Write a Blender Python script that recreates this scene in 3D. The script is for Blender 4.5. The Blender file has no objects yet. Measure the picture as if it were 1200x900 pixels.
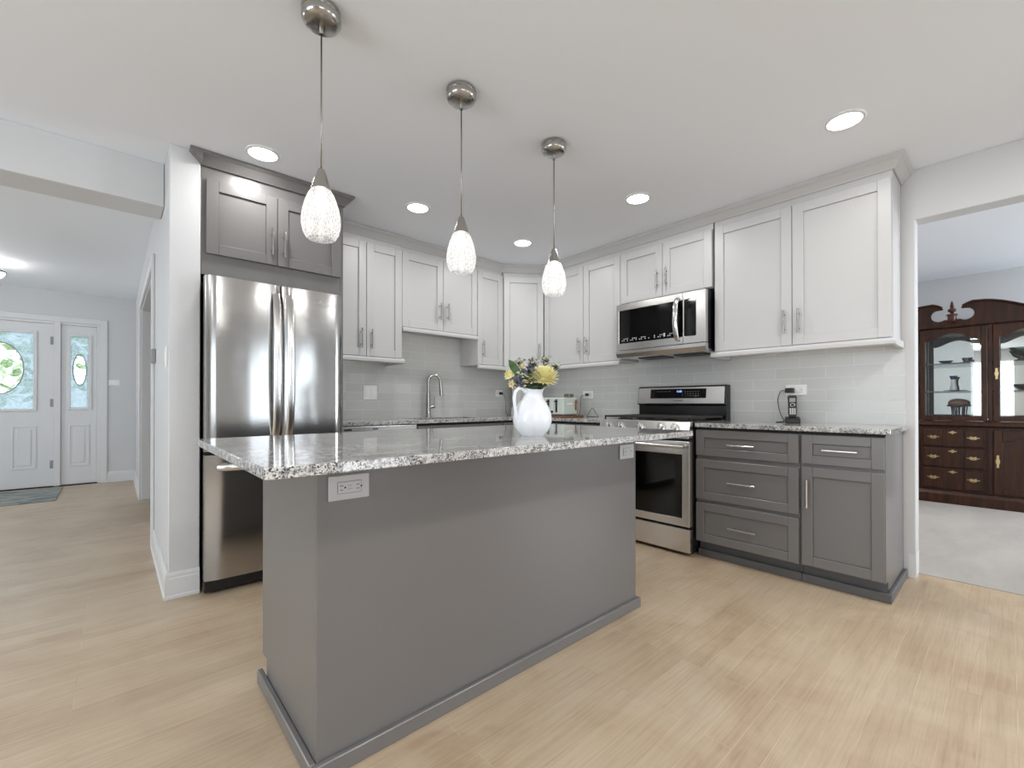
import bpy, bmesh, math, random
from mathutils import Vector, Matrix
R = math.radians
random.seed(7)
SC = bpy.context.scene
COL = SC.collection

# ------------------------------------------------------------------ camera, world, exposure
cd = bpy.data.cameras.new('camera')
cam = bpy.data.objects.new('camera', cd)
COL.objects.link(cam)
cam.location = (-3.5774, -3.7187, 1.0504)
cam.rotation_euler = (R(90.237), 0, R(-41.82))
cd.sensor_width = 36.0
cd.lens = 521.0 / 1200.0 * 36.0
cd.shift_y = 20.0 / 1200.0
cd.clip_start = 0.05
SC.camera = cam

w = bpy.data.worlds.new('sky')
SC.world = w
w.use_nodes = True
bg = w.node_tree.nodes['Background']
bg.inputs[0].default_value = (0.80, 0.90, 1.0, 1)
bg.inputs[1].default_value = 2.2

SC.view_settings.view_transform = 'Standard'
SC.view_settings.look = 'None'
SC.view_settings.gamma = 1.0
SC.view_settings.use_curve_mapping = False
SC.view_settings.exposure = 0.43
SC.cycles.use_denoising = True
SC.cycles.max_bounces = 10
SC.cycles.diffuse_bounces = 6
SC.cycles.glossy_bounces = 5
SC.cycles.transparent_max_bounces = 16
SC.cycles.caustics_reflective = False
SC.cycles.caustics_refractive = False
SC.cycles.sample_clamp_indirect = 6.0


def area_light(name, loc, rot, sx, sy, power, color=(1, 1, 1), spread=180):
    l = bpy.data.lights.new(name, 'AREA')
    l.shape = 'RECTANGLE'
    l.size = sx
    l.size_y = sy
    l.energy = power
    l.color = color
    l.spread = R(spread)
    o = bpy.data.objects.new(name, l)
    COL.objects.link(o)
    o.location = loc
    o.rotation_euler = rot
    return o

DAY = (0.86, 0.93, 1.0)
# daylight entering through the windows behind and beside the camera
area_light('daylight_rear', (-1.15, -6.93, 1.12), (R(90), 0, 0), 0.9, 1.9, 9, DAY)
area_light('daylight_rear_left', (-4.6, -6.93, 1.45), (R(90), 0, 0), 2.2, 1.3, 12, DAY)
area_light('daylight_left', (-6.93, -2.6, 1.35), (R(90), 0, R(-90)), 2.4, 1.5, 38, DAY)
area_light('added_daylight_dining', (2.65, -6.93, 1.40), (R(90), 0, 0), 1.2, 1.5, 75, DAY)  # lamp at an unseen window placed to light the dining room
area_light('daylight_entry', (-6.93, 2.2, 1.45), (R(90), 0, R(-90)), 1.6, 1.3, 25, DAY)

# ------------------------------------------------------------------ helpers
H = 2.45


def S(r, g=None, b=None):
    if g is None:
        g = b = r
    out = []
    for c in (r, g, b):
        c /= 255.0
        out.append(c / 12.92 if c <= 0.04045 else ((c + 0.055) / 1.055) ** 2.4)
    return (out[0], out[1], out[2], 1.0)


class NT:
    def __init__(self, name):
        self.m = bpy.data.materials.new(name)
        self.m.use_nodes = True
        self.t = self.m.node_tree
        self.p = self.t.nodes['Principled BSDF']
        self.out = self.t.nodes['Material Output']

    def n(self, typ, **kw):
        nd = self.t.nodes.new(typ)
        for k, v in kw.items():
            setattr(nd, k, v)
        return nd

    def l(self, a, b):
        self.t.links.new(a, b)

    def setp(self, **kw):
        for k, v in kw.items():
            self.p.inputs[k.replace('_', ' ')].default_value = v


def mat(name, color, rough=0.5, metal=0.0, spec=0.5, emis=None, estr=0.0, bump=0.0, bscale=60, aniso=0.0):
    q = NT(name)
    q.setp(Base_Color=color, Roughness=rough, Metallic=metal)
    q.p.inputs['Specular IOR Level'].default_value = spec
    if emis:
        q.p.inputs['Emission Color'].default_value = emis
        q.p.inputs['Emission Strength'].default_value = estr
    if aniso:
        q.p.inputs['Anisotropic'].default_value = aniso
    # every surface gets a trace of procedural variation
    tc = q.n('ShaderNodeTexCoord')
    nz = q.n('ShaderNodeTexNoise')
    nz.inputs['Scale'].default_value = bscale
    nz.inputs['Detail'].default_value = 3
    q.l(tc.outputs['Object'], nz.inputs['Vector'])
    if bump > 0:
        b = q.n('ShaderNodeBump')
        b.inputs['Strength'].default_value = bump
        b.inputs['Distance'].default_value = 0.002
        q.l(nz.outputs['Fac'], b.inputs['Height'])
        q.l(b.outputs['Normal'], q.p.inputs['Normal'])
    else:
        mr = q.n('ShaderNodeMapRange')
        mr.inputs['To Min'].default_value = max(0.0, rough * 0.985)
        mr.inputs['To Max'].default_value = min(1.0, rough * 1.015)
        q.l(nz.outputs['Fac'], mr.inputs['Value'])
        q.l(mr.outputs['Result'], q.p.inputs['Roughness'])
    return q.m


def ramp(q, fac, stops, interp='LINEAR'):
    r = q.n('ShaderNodeValToRGB')
    r.color_ramp.interpolation = interp
    e = r.color_ramp.elements
    e[0].position, e[0].color = stops[0]
    e[1].position, e[1].color = stops[-1]
    for p, c in stops[1:-1]:
        x = e.new(p)
        x.color = c
    q.l(fac, r.inputs['Fac'])
    return r.outputs['Color']


def mixc(q, fac, a, b, mode='MIX'):
    m = q.n('ShaderNodeMix', data_type='RGBA', blend_type=mode)
    for i, v in ((0, fac), (6, a), (7, b)):
        if hasattr(v, 'is_linked') or hasattr(v, 'links'):
            q.l(v, m.inputs[i])
        else:
            m.inputs[i].default_value = v
    return m.outputs[2]


def noise(q, vec, scale, detail=3, rough=0.5, dist=0.0):
    n = q.n('ShaderNodeTexNoise')
    n.inputs['Scale'].default_value = scale
    n.inputs['Detail'].default_value = detail
    n.inputs['Roughness'].default_value = rough
    n.inputs['Distortion'].default_value = dist
    q.l(vec, n.inputs['Vector'])
    return n.outputs['Fac']


def mapping(q, vec, scale=(1, 1, 1), loc=(0, 0, 0), rot=(0, 0, 0)):
    m = q.n('ShaderNodeMapping')
    m.inputs['Scale'].default_value = scale
    m.inputs['Location'].default_value = loc
    m.inputs['Rotation'].default_value = rot
    q.l(vec, m.inputs['Vector'])
    return m.outputs['Vector']


def wpos(q):
    return q.n('ShaderNodeNewGeometry').outputs['Position']


def make_floor():
    q = NT('oak_planks')
    p = wpos(q)
    br = q.n('ShaderNodeTexBrick')
    br.offset = 0.37
    br.offset_frequency = 2
    br.inputs['Scale'].default_value = 1.0
    br.inputs['Brick Width'].default_value = 0.92
    br.inputs['Row Height'].default_value = 0.083
    br.inputs['Mortar Size'].default_value = 0.0010
    br.inputs['Mortar Smooth'].default_value = 0.2
    br.inputs['Bias'].default_value = 0.0
    br.inputs['Color1'].default_value = (0.0, 0.0, 0.0, 1)
    br.inputs['Color2'].default_value = (1.0, 1.0, 1.0, 1)
    br.inputs['Mortar'].default_value = (0.5, 0.5, 0.5, 1)
    q.l(p, br.inputs['Vector'])
    # tone per plank
    tone = ramp(q, br.outputs['Color'], [(0.0, S(162, 138, 112)), (0.3, S(180, 159, 133)), (0.75, S(188, 169, 145)), (1.0, S(198, 178, 153))])
    # long grain running with the planks, shifted per plank
    sep = q.n('ShaderNodeVectorMath', operation='MULTIPLY_ADD')
    q.l(br.outputs['Color'], sep.inputs[0])
    sep.inputs[1].default_value = (7, 13, 3)
    q.l(p, sep.inputs[2])
    g1 = noise(q, mapping(q, sep.outputs[0], (1.3, 26, 1)), 1.6, 6, 0.62, 0.5)
    g2 = noise(q, mapping(q, sep.outputs[0], (4, 110, 1)), 1.0, 4, 0.6)
    c = mixc(q, 0.55, tone, ramp(q, g1, [(0.25, S(140, 118, 92)), (0.5, S(196, 175, 146)), (0.75, S(214, 198, 174))]), 'MULTIPLY')
    c = mixc(q, 0.42, tone, ramp(q, g1, [(0.28, S(142, 120, 94)), (0.5, S(184, 164, 137)), (0.78, S(204, 188, 164))]))
    c = mixc(q, 0.26, c, ramp(q, g2, [(0.3, S(120, 100, 76)), (0.55, S(205, 186, 160))]))
    # dark cathedral streaks
    kn = noise(q, mapping(q, sep.outputs[0], (0.9, 14, 1), (3, 1, 0)), 2.1, 8, 0.75, 1.3)
    km = ramp(q, kn, [(0.60, (0, 0, 0, 1)), (0.72, (0.8, 0.8, 0.8, 1))])
    c = mixc(q, km, c, S(142, 116, 92))
    big = noise(q, p, 2.3, 4, 0.6, 0.6)
    c = mixc(q, 0.42, c, ramp(q, big, [(0.34, S(160, 132, 106)), (0.52, S(187, 168, 142)), (0.68, S(199, 184, 163))]))
    sn = noise(q, p, 2.7, 2)
    seamc = ramp(q, sn, [(0.42, S(150, 126, 100)), (0.56, S(222, 204, 178))])
    seam = ramp(q, br.outputs['Fac'], [(0.0, (0, 0, 0, 1)), (1.0, (0.5, 0.5, 0.5, 1))])
    c = mixc(q, seam, c, seamc)
    q.l(c, q.p.inputs['Base Color'])
    rr = ramp(q, g1, [(0.2, (0.30,) * 3 + (1,)), (0.8, (0.42,) * 3 + (1,))])
    q.l(rr, q.p.inputs['Roughness'])
    b = q.n('ShaderNodeBump')
    b.inputs['Strength'].default_value = 0.12
    b.inputs['Distance'].default_value = 0.002
    q.l(g2, b.inputs['Height'])
    q.l(b.outputs['Normal'], q.p.inputs['Normal'])
    return q.m


def make_granite():
    q = NT('speckled_granite')
    p = wpos(q)
    fine = noise(q, p, 210, 3, 0.6)
    mid = noise(q, p, 55, 5, 0.62, 0.4)
    big = noise(q, mapping(q, p, (2.0, 6.5, 4.0), (0, 0, 0), (0, 0, R(8))), 1.4, 6, 0.62, 0.9)
    base = ramp(q, big, [(0.28, S(122, 117, 112)), (0.40, S(180, 177, 173)), (0.54, S(208, 206, 202)), (0.75, S(220, 219, 216))])
    c = mixc(q, ramp(q, mid, [(0.42, (1, 1, 1, 1)), (0.52, (0, 0, 0, 1))]), base, S(146, 147, 149))
    vo = q.n('ShaderNodeTexVoronoi')
    vo.inputs['Scale'].default_value = 120
    q.l(p, vo.inputs['Vector'])
    blot = noise(q, p, 40, 4, 0.65, 0.8)
    spk = q.n('ShaderNodeMath', operation='MULTIPLY')
    q.l(ramp(q, fine, [(0.42, (1, 1, 1, 1)), (0.52, (0, 0, 0, 1))]), spk.inputs[0])
    q.l(ramp(q, blot, [(0.38, (0, 0, 0, 1)), (0.54, (1, 1, 1, 1))]), spk.inputs[1])
    c = mixc(q, spk.outputs[0], c, S(44, 45, 50))
    lite = ramp(q, noise(q, p, 150, 2, 0.5), [(0.62, (0, 0, 0, 1)), (0.72, (0.8, 0.8, 0.8, 1))])
    c = mixc(q, lite, c, S(218, 218, 217))
    q.l(c, q.p.inputs['Base Color'])
    q.setp(Roughness=0.045)
    q.p.inputs['Specular IOR Level'].default_value = 0.6
    return q.m


def make_tile(name, axis):
    q = NT(name)
    p = wpos(q)
    sx = q.n('ShaderNodeSeparateXYZ')
    q.l(p, sx.inputs[0])
    cb = q.n('ShaderNodeCombineXYZ')
    q.l(sx.outputs[axis], cb.inputs[0])
    ad = q.n('ShaderNodeMath', operation='ADD')
    ad.inputs[1].default_value = -0.914
    q.l(sx.outputs[2], ad.inputs[0])
    q.l(ad.outputs[0], cb.inputs[1])
    br = q.n('ShaderNodeTexBrick')
    br.offset = 0.5
    br.inputs['Scale'].default_value = 1.0
    br.inputs['Brick Width'].default_value = 0.305
    br.inputs['Row Height'].default_value = 0.0765
    br.inputs['Mortar Size'].default_value = 0.0016
    br.inputs['Mortar Smooth'].default_value = 0.3
    br.inputs['Color1'].default_value = S(198, 200, 198)
    br.inputs['Color2'].default_value = S(206, 207, 205)
    br.inputs['Mortar'].default_value = S(222, 222, 220)
    q.l(cb.outputs[0], br.inputs['Vector'])
    q.l(br.outputs['Color'], q.p.inputs['Base Color'])
    q.l(ramp(q, br.outputs['Fac'], [(0, (0.19,) * 3 + (1,)), (1, (0.5,) * 3 + (1,))]), q.p.inputs['Roughness'])
    q.p.inputs['Specular IOR Level'].default_value = 0.3
    wob = noise(q, p, 9, 2)
    inv = q.n('ShaderNodeMath', operation='MULTIPLY_ADD')
    q.l(br.outputs['Fac'], inv.inputs[0])
    inv.inputs[1].default_value = -1.0
    q.l(wob, inv.inputs[2])
    b = q.n('ShaderNodeBump')
    b.inputs['Strength'].default_value = 0.25
    b.inputs['Distance'].default_value = 0.002
    q.l(inv.outputs[0], b.inputs['Height'])
    q.l(b.outputs['Normal'], q.p.inputs['Normal'])
    return q.m


def make_steel(name, base, rough, direction, wave=0.0):
    """brushed steel; direction = axis index along which the brushing runs"""
    q = NT(name)
    tc = q.n('ShaderNodeTexCoord')
    sc = [420, 420, 420]
    sc[direction] = 3
    g = noise(q, mapping(q, tc.outputs['Object'], tuple(sc)), 1.0, 3, 0.6)
    q.setp(Base_Color=base, Metallic=1.0, Roughness=rough)
    q.l(ramp(q, g, [(0.2, (rough * 0.85,) * 3 + (1,)), (0.8, (rough * 1.2,) * 3 + (1,))]), q.p.inputs['Roughness'])
    q.l(mixc(q, 0.05, base, ramp(q, g, [(0.3, S(90)), (0.7, S(230))])), q.p.inputs['Base Color'])
    if wave:
        b = q.n('ShaderNodeBump')
        b.inputs['Strength'].default_value = 1.0
        b.inputs['Distance'].default_value = wave
        q.l(noise(q, mapping(q, tc.outputs['Object'], (5.0, 2, 1.1)), 1.0, 2, 0.5), b.inputs['Height'])
        q.l(b.outputs['Normal'], q.p.inputs['Normal'])
    return q.m


def make_cherry():
    q = NT('cherry_wood')
    tc = q.n('ShaderNodeTexCoord')
    g = noise(q, mapping(q, tc.outputs['Object'], (14, 14, 1.6)), 2.0, 6, 0.6, 0.7)
    q.l(ramp(q, g, [(0.25, S(32, 16, 9)), (0.5, S(52, 27, 15)), (0.8, S(82, 47, 25))]), q.p.inputs['Base Color'])
    q.setp(Roughness=0.36)
    q.p.inputs['Specular IOR Level'].default_value = 0.3
    return q.m


def make_carpet():
    q = NT('carpet')
    p = wpos(q)
    a = noise(q, p, 220, 3, 0.7)
    b_ = noise(q, mapping(q, p, (1, 2.4, 1)), 1.3, 4, 0.6)
    c = ramp(q, b_, [(0.3, S(150, 144, 137)), (0.7, S(178, 172, 165))])
    c = mixc(q, 0.35, c, ramp(q, a, [(0.3, S(136, 130, 123)), (0.7, S(196, 191, 184))]))
    q.l(c, q.p.inputs['Base Color'])
    q.setp(Roughness=0.95)
    bb = q.n('ShaderNodeBump')
    bb.inputs['Strength'].default_value = 0.6
    bb.inputs['Distance'].default_value = 0.006
    q.l(a, bb.inputs['Height'])
    q.l(bb.outputs['Normal'], q.p.inputs['Normal'])
    return q.m


def make_clear(name, tint=(1, 1, 1, 1), gl=0.12, rough=0.02):
    """window-like clear glass: transparent with a fresnel reflection"""
    q = NT(name)
    q.t.nodes.remove(q.p)
    tr = q.n('ShaderNodeBsdfTransparent')
    tr.inputs[0].default_value = tint
    go = q.n('ShaderNodeBsdfGlossy')
    go.inputs['Roughness'].default_value = rough
    lw = q.n('ShaderNodeLayerWeight')
    lw.inputs['Blend'].default_value = 0.3
    mr = q.n('ShaderNodeMapRange')
    mr.inputs['To Min'].default_value = gl * 0.5
    mr.inputs['To Max'].default_value = min(1, gl * 5)
    q.l(lw.outputs['Fresnel'], mr.inputs['Value'])
    mx = q.n('ShaderNodeMixShader')
    q.l(mr.outputs[0], mx.inputs[0])
    q.l(tr.outputs[0], mx.inputs[1])
    q.l(go.outputs[0], mx.inputs[2])
    q.l(mx.outputs[0], q.out.inputs['Surface'])
    return q.m


def make_shade_glass():
    """crackled white-clear pendant glass"""
    q = NT('crackle_glass')
    q.t.nodes.remove(q.p)
    tc = q.n('ShaderNodeTexCoord')
    vo = q.n('ShaderNodeTexVoronoi', feature='DISTANCE_TO_EDGE')
    vo.inputs['Scale'].default_value = 1.0
    q.l(mapping(q, tc.outputs['Object'], (120, 120, 60)), vo.inputs['Vector'])
    crack = ramp(q, vo.outputs['Distance'], [(0.0, (0.95, 0.95, 0.95, 1)), (0.10, (0.34, 0.34, 0.34, 1))])
    tr = q.n('ShaderNodeBsdfTransparent')
    tr.inputs[0].default_value = (0.97, 0.98, 0.98, 1)
    tl = q.n('ShaderNodeBsdfTranslucent')
    tl.inputs[0].default_value = (0.95, 0.95, 0.94, 1)
    df = q.n('ShaderNodeBsdfDiffuse')
    df.inputs[0].default_value = (0.9, 0.9, 0.9, 1)
    ad = q.n('ShaderNodeMixShader')
    ad.inputs[0].default_value = 0.35
    q.l(tl.outputs[0], ad.inputs[1])
    q.l(df.outputs[0], ad.inputs[2])
    m1 = q.n('ShaderNodeMixShader')
    q.l(crack, m1.inputs[0])
    q.l(tr.outputs[0], m1.inputs[1])
    q.l(ad.outputs[0], m1.inputs[2])
    go = q.n('ShaderNodeBsdfGlossy')
    go.inputs['Roughness'].default_value = 0.05
    m2 = q.n('ShaderNodeMixShader')
    m2.inputs[0].default_value = 0.06
    q.l(m1.outputs[0], m2.inputs[1])
    q.l(go.outputs[0], m2.inputs[2])
    q.l(m2.outputs[0], q.out.inputs['Surface'])
    return q.m


def make_frost():
    """frosted leaded door glass: translucent, lets a soft image of outdoors through"""
    q = NT('frosted_glass')
    q.t.nodes.remove(q.p)
    tr = q.n('ShaderNodeBsdfTransparent')
    tr.inputs[0].default_value = (0.36, 0.41, 0.44, 1)
    tl = q.n('ShaderNodeBsdfTranslucent')
    tl.inputs[0].default_value = (0.34, 0.39, 0.43, 1)
    p = wpos(q)
    f = ramp(q, noise(q, p, 38, 3), [(0.4, (0.55, 0.55, 0.55, 1)), (0.6, (0.95, 0.95, 0.95, 1))])
    m1 = q.n('ShaderNodeMixShader')
    q.l(f, m1.inputs[0])
    q.l(tr.outputs[0], m1.inputs[1])
    q.l(tl.outputs[0], m1.inputs[2])
    q.l(m1.outputs[0], q.out.inputs['Surface'])
    return q.m


def make_leaf(name, a, b):
    q = NT(name)
    tc = q.n('ShaderNodeTexCoord')
    q.l(ramp(q, noise(q, tc.outputs['Object'], 30, 3), [(0.3, a), (0.7, b)]), q.p.inputs['Base Color'])
    q.setp(Roughness=0.5)
    return q.m


def make_rug():
    q = NT('rug_weave')
    p = wpos(q)
    a = noise(q, mapping(q, p, (3, 9, 1)), 1.6, 5, 0.65, 0.8)
    c = ramp(q, a, [(0.28, S(70, 84, 92)), (0.45, S(120, 132, 134)), (0.58, S(165, 163, 150)), (0.75, S(92, 116, 124))])
    q.l(c, q.p.inputs['Base Color'])
    q.setp(Roughness=0.95)
    return q.m


M = {}
M['wall'] = mat('wall_paint', S(208, 209, 210), 0.6, bump=0.05, bscale=180)
M['ceiling'] = mat('ceiling_paint', S(240, 244, 250), 0.75, bump=0.06, bscale=140)
M['trim'] = mat('white_trim_paint', S(220, 221, 222), 0.38)
M['white'] = mat('white_cabinet_paint', S(199, 199, 199), 0.38)
M['grey'] = mat('grey_cabinet_paint', S(112, 110, 109), 0.27)
M['grey_dark'] = mat('dark_grey_toe_paint', S(86, 86, 87), 0.42)
M['gap'] = mat('shadow_gap_black', S(22, 22, 22), 0.7)  # black for painted-in gap shade, also vent slots and door threshold
M['floor'] = make_floor()
M['granite'] = make_granite()
M['tile_back'] = make_tile('glass_tile_back', 0)
M['tile_right'] = make_tile('glass_tile_right', 1)
M['steel'] = make_steel('brushed_steel', S(172, 171, 169), 0.16, 0, 0.0030)
M['steel_plain'] = make_steel('stainless_steel', S(216, 215, 213), 0.22, 1)
M['nickel'] = mat('brushed_nickel', S(178, 176, 172), 0.2, 1.0)
M['chrome'] = mat('bright_chrome', S(225, 225, 225), 0.12, 1.0)
M['black'] = mat('black_enamel', S(18, 18, 19), 0.25)
M['black_matte'] = mat('black_plastic', S(26, 26, 27), 0.45)
M['iron'] = mat('cast_iron', S(38, 37, 37), 0.55, bump=0.3, bscale=200)
M['blackglass'] = mat('black_glass', S(8, 8, 9), 0.05, spec=0.4)
M['marks'] = mat('pale_glowing_print', S(190, 192, 195), 0.5, emis=S(190, 192, 195), estr=0.25)  # print with a faint glow added to its colour
M['print'] = mat('grey_print', S(150, 148, 146), 0.4)
M['blue_led'] = mat('blue_display_digits', S(120, 160, 255), 0.5, emis=S(130, 170, 255), estr=2.0)
M['plate'] = mat('white_cover_plate', S(240, 240, 238), 0.35)
M['plate_shaded'] = mat('shaded_cover_plate', S(186, 187, 190), 0.35)  # greyer copy of the plate, slab shade put into its colour
M['slot'] = mat('outlet_slot', S(40, 40, 40), 0.6)
M['porcelain'] = mat('white_porcelain', S(235, 238, 242), 0.08, spec=0.6)
M['lamp'] = mat('lamp_diffuser', (1, 1, 1, 1), 0.5, emis=(1.0, 0.97, 0.93, 1), estr=9.0)
M['bulb'] = mat('bulb_glow', (1, 1, 1, 1), 0.5, emis=(1.0, 0.97, 0.93, 1), estr=3.2)
M['led'] = mat('led_strip', (1, 1, 1, 1), 0.5, emis=(1.0, 0.95, 0.88, 1), estr=9.0)
M['shade'] = make_shade_glass()
M['cherry'] = make_cherry()
M['brass'] = mat('aged_brass', S(184, 166, 124), 0.3, 1.0)
M['mirror'] = mat('mirror_back', S(232, 236, 232), 0.02, 1.0)
M['glass'] = make_clear('clear_glass')
M['cglass'] = make_clear('cabinet_glass', (0.97, 0.98, 0.98, 1), 0.06)
M['shelfglass'] = make_clear('shelf_glass', (0.62, 0.70, 0.68, 1), 0.2)
M['frost'] = make_frost()
M['carpet'] = make_carpet()
M['rug'] = make_rug()
M['leaf'] = make_leaf('leaf_green', S(48, 76, 38), S(92, 118, 66))
M['leafdark'] = make_leaf('dark_leaf_green', S(30, 48, 28), S(62, 84, 50))
M['leafout'] = make_leaf('garden_leaf_green', S(130, 160, 110), S(222, 232, 200))
M['petal'] = make_leaf('yellow_petal', S(236, 228, 160), S(248, 244, 206))
M['petal2'] = make_leaf('cream_petal', S(226, 206, 150), S(246, 236, 200))
M['whitepetal'] = make_leaf('white_petal', S(226, 224, 214), S(246, 245, 240))
M['lilac'] = make_leaf('lilac_petal', S(110, 108, 128), S(170, 168, 186))
M['mint'] = mat('pale_mint_enamel', S(206, 216, 210), 0.25)
M['board'] = mat('walnut_board', S(120, 84, 58), 0.45, bump=0.1, bscale=30)
M['bronze'] = mat('copper_brown_plastic', S(140, 92, 60), 0.4)
M['paleplastic'] = mat('pale_grey_plastic', S(212, 212, 212), 0.2)
M['cobalt'] = mat('cobalt_glaze', S(44, 52, 120), 0.15)
M['brownclay'] = mat('brown_clay', S(120, 82, 62), 0.5, bump=0.3, bscale=90)
M['silver'] = mat('tarnished_silver', S(150, 148, 140), 0.25, 1.0)
M['greygrass'] = mat('lawn', S(150, 172, 130), 0.9, bump=0.4, bscale=60)
M['closet'] = mat('closet_paint', S(150, 150, 152), 0.7)
M['greymetal'] = mat('satin_grey_plastic', S(150, 151, 153), 0.4)


class MB:
    """collects shapes into one mesh"""

    def __init__(self):
        self.b = bmesh.new()

    def face(self, vs, smooth=False):
        try:
            f = self.b.faces.new(vs)
            f.smooth = smooth
            return f
        except ValueError:
            return None

    def box(self, x0, x1, y0, y1, z0, z1, mtx=None):
        x0, x1 = sorted((x0, x1)); y0, y1 = sorted((y0, y1)); z0, z1 = sorted((z0, z1))
        c = [(x0, y0, z0), (x1, y0, z0), (x1, y1, z0), (x0, y1, z0), (x0, y0, z1), (x1, y0, z1), (x1, y1, z1), (x0, y1, z1)]
        v = [self.b.verts.new(mtx @ Vector(p) if mtx else p) for p in c]
        for q in ((3, 2, 1, 0), (4, 5, 6, 7), (0, 1, 5, 4), (1, 2, 6, 5), (2, 3, 7, 6), (3, 0, 4, 7)):
            self.face([v[i] for i in q])
        return self

    def prism(self, poly, a0, a1, axis='y', mtx=None):
        """poly: 2-D outline (u, v); extruded along axis from a0 to a1"""
        def P(u, v, a):
            p = {'x': (a, u, v), 'y': (u, a, v), 'z': (u, v, a)}[axis]
            return mtx @ Vector(p) if mtx else p
        A = [self.b.verts.new(P(u, v, a0)) for u, v in poly]
        B = [self.b.verts.new(P(u, v, a1)) for u, v in poly]
        n = len(poly)
        self.face(A[::-1]); self.face(B)
        for i in range(n):
            self.face([A[i], A[(i + 1) % n], B[(i + 1) % n], B[i]])
        return self

    def lathe(self, prof, cx=0, cy=0, cz=0, n=32, cap=True, mtx=None, smooth=True):
        """prof: (radius, z) from bottom to top around a vertical axis"""
        rings = []
        for r, z in prof:
            ring = []
            for i in range(n):
                a = 2 * math.pi * i / n
                p = Vector((cx + r * math.cos(a), cy + r * math.sin(a), cz + z))
                ring.append(self.b.verts.new(mtx @ p if mtx else p))
            rings.append(ring)
        for k in range(len(rings) - 1):
            for i in range(n):
                self.face([rings[k][i], rings[k][(i + 1) % n], rings[k + 1][(i + 1) % n], rings[k + 1][i]], smooth)
        if cap:
            self.face(rings[0][::-1]); self.face(rings[-1])
        return self

    def tube(self, pts, r, n=10, closed=False, mtx=None, flat=None):
        """pts: centre line; r: radius or list of radii; flat=(a,b) scales the section along (side, up)"""
        pts = [Vector(p) for p in pts]
        if not isinstance(r, (list, tuple)):
            r = [r] * len(pts)
        rings = []
        up = Vector((0, 0, 1))
        prev = None
        for i, p in enumerate(pts):
            if closed:
                d = pts[(i + 1) % len(pts)] - pts[i - 1]
            else:
                d = pts[min(i + 1, len(pts) - 1)] - pts[max(i - 1, 0)]
            d.normalize()
            if prev is None:
                ref = up if abs(d.z) < 0.9 else Vector((0, 1, 0))
                s = d.cross(ref).normalized()
            else:
                s = (prev - d * prev.dot(d)).normalized()
            prev = s
            u = s.cross(d)
            fa, fb = flat if flat else (1, 1)
            ring = []
            for k in range(n):
                a = 2 * math.pi * k / n
                q = p + s * (math.cos(a) * r[i] * fa) + u * (math.sin(a) * r[i] * fb)
                ring.append(self.b.verts.new(mtx @ q if mtx else q))
            rings.append(ring)
        m = len(rings)
        for k in range(m if closed else m - 1):
            A, B = rings[k], rings[(k + 1) % m]
            for i in range(n):
                self.face([A[i], B[i], B[(i + 1) % n], A[(i + 1) % n]], True)
        if not closed:
            self.face(rings[0]); self.face(rings[-1][::-1])
        return self

    def ball(self, c, r, seg=16, rings=10, scale=(1, 1, 1), mtx=None):
        prof = []
        for i in range(rings + 1):
            a = -math.pi / 2 + math.pi * i / rings
            prof.append((max(1e-4, r * math.cos(a)), r * math.sin(a)))
        m = Matrix.Translation(Vector(c)) @ Matrix.Diagonal((scale[0], scale[1], scale[2], 1))
        if mtx:
            m = mtx @ m
        return self.lathe(prof, n=seg, mtx=m)

    def cyl(self, p0, p1, r, n=16, r1=None):
        p0, p1 = Vector(p0), Vector(p1)
        return self.tube([p0, p1], [r, r if r1 is None else r1], n)

    def cells(self, us, vs, solid, a0, a1, axis='z'):
        """slab with openings: us, vs break lines; solid(i, j) tells which cells are filled"""
        def P(u, v, a):
            return {'x': (a, u, v), 'y': (u, a, v), 'z': (u, v, a)}[axis]
        cache = {}
        def V(i, j, k):
            if (i, j, k) not in cache:
                cache[(i, j, k)] = self.b.verts.new(P(us[i], vs[j], a1 if k else a0))
            return cache[(i, j, k)]
        nu, nv = len(us) - 1, len(vs) - 1
        sol = lambda i, j: 0 <= i < nu and 0 <= j < nv and solid(i, j)
        for i in range(nu):
            for j in range(nv):
                if not sol(i, j):
                    continue
                self.face([V(i, j, 0), V(i, j + 1, 0), V(i + 1, j + 1, 0), V(i + 1, j, 0)])
                self.face([V(i, j, 1), V(i + 1, j, 1), V(i + 1, j + 1, 1), V(i, j + 1, 1)])
                if not sol(i - 1, j): self.face([V(i, j, 0), V(i, j, 1), V(i, j + 1, 1), V(i, j + 1, 0)])
                if not sol(i + 1, j): self.face([V(i + 1, j, 0), V(i + 1, j + 1, 0), V(i + 1, j + 1, 1), V(i + 1, j, 1)])
                if not sol(i, j - 1): self.face([V(i, j, 0), V(i + 1, j, 0), V(i + 1, j, 1), V(i, j, 1)])
                if not sol(i, j + 1): self.face([V(i, j + 1, 0), V(i, j + 1, 1), V(i + 1, j + 1, 1), V(i + 1, j + 1, 0)])
        return self

    def sweep(self, path, prof, closed_prof=True):
        """path: list of (x, y) on plan; prof: (out, z); outward = right of travel; mitred"""
        n = len(path)
        rings = []
        for i in range(n):
            p = Vector(path[i])
            d0 = (Vector(path[i]) - Vector(path[i - 1])).normalized() if i > 0 else None
            d1 = (Vector(path[i + 1]) - Vector(path[i])).normalized() if i < n - 1 else None
            if d0 is None: d0 = d1
            if d1 is None: d1 = d0
            n0 = Vector((d0.y, -d0.x)); n1 = Vector((d1.y, -d1.x))
            m = (n0 + n1).normalized()
            m = m / max(0.2, m.dot(n0))
            rings.append([self.b.verts.new((p.x + m.x * o, p.y + m.y * o, z)) for o, z in prof])
        k = len(prof)
        for i in range(n - 1):
            for j in range(k if closed_prof else k - 1):
                self.face([rings[i][j], rings[i][(j + 1) % k], rings[i + 1][(j + 1) % k], rings[i + 1][j]])
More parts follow.
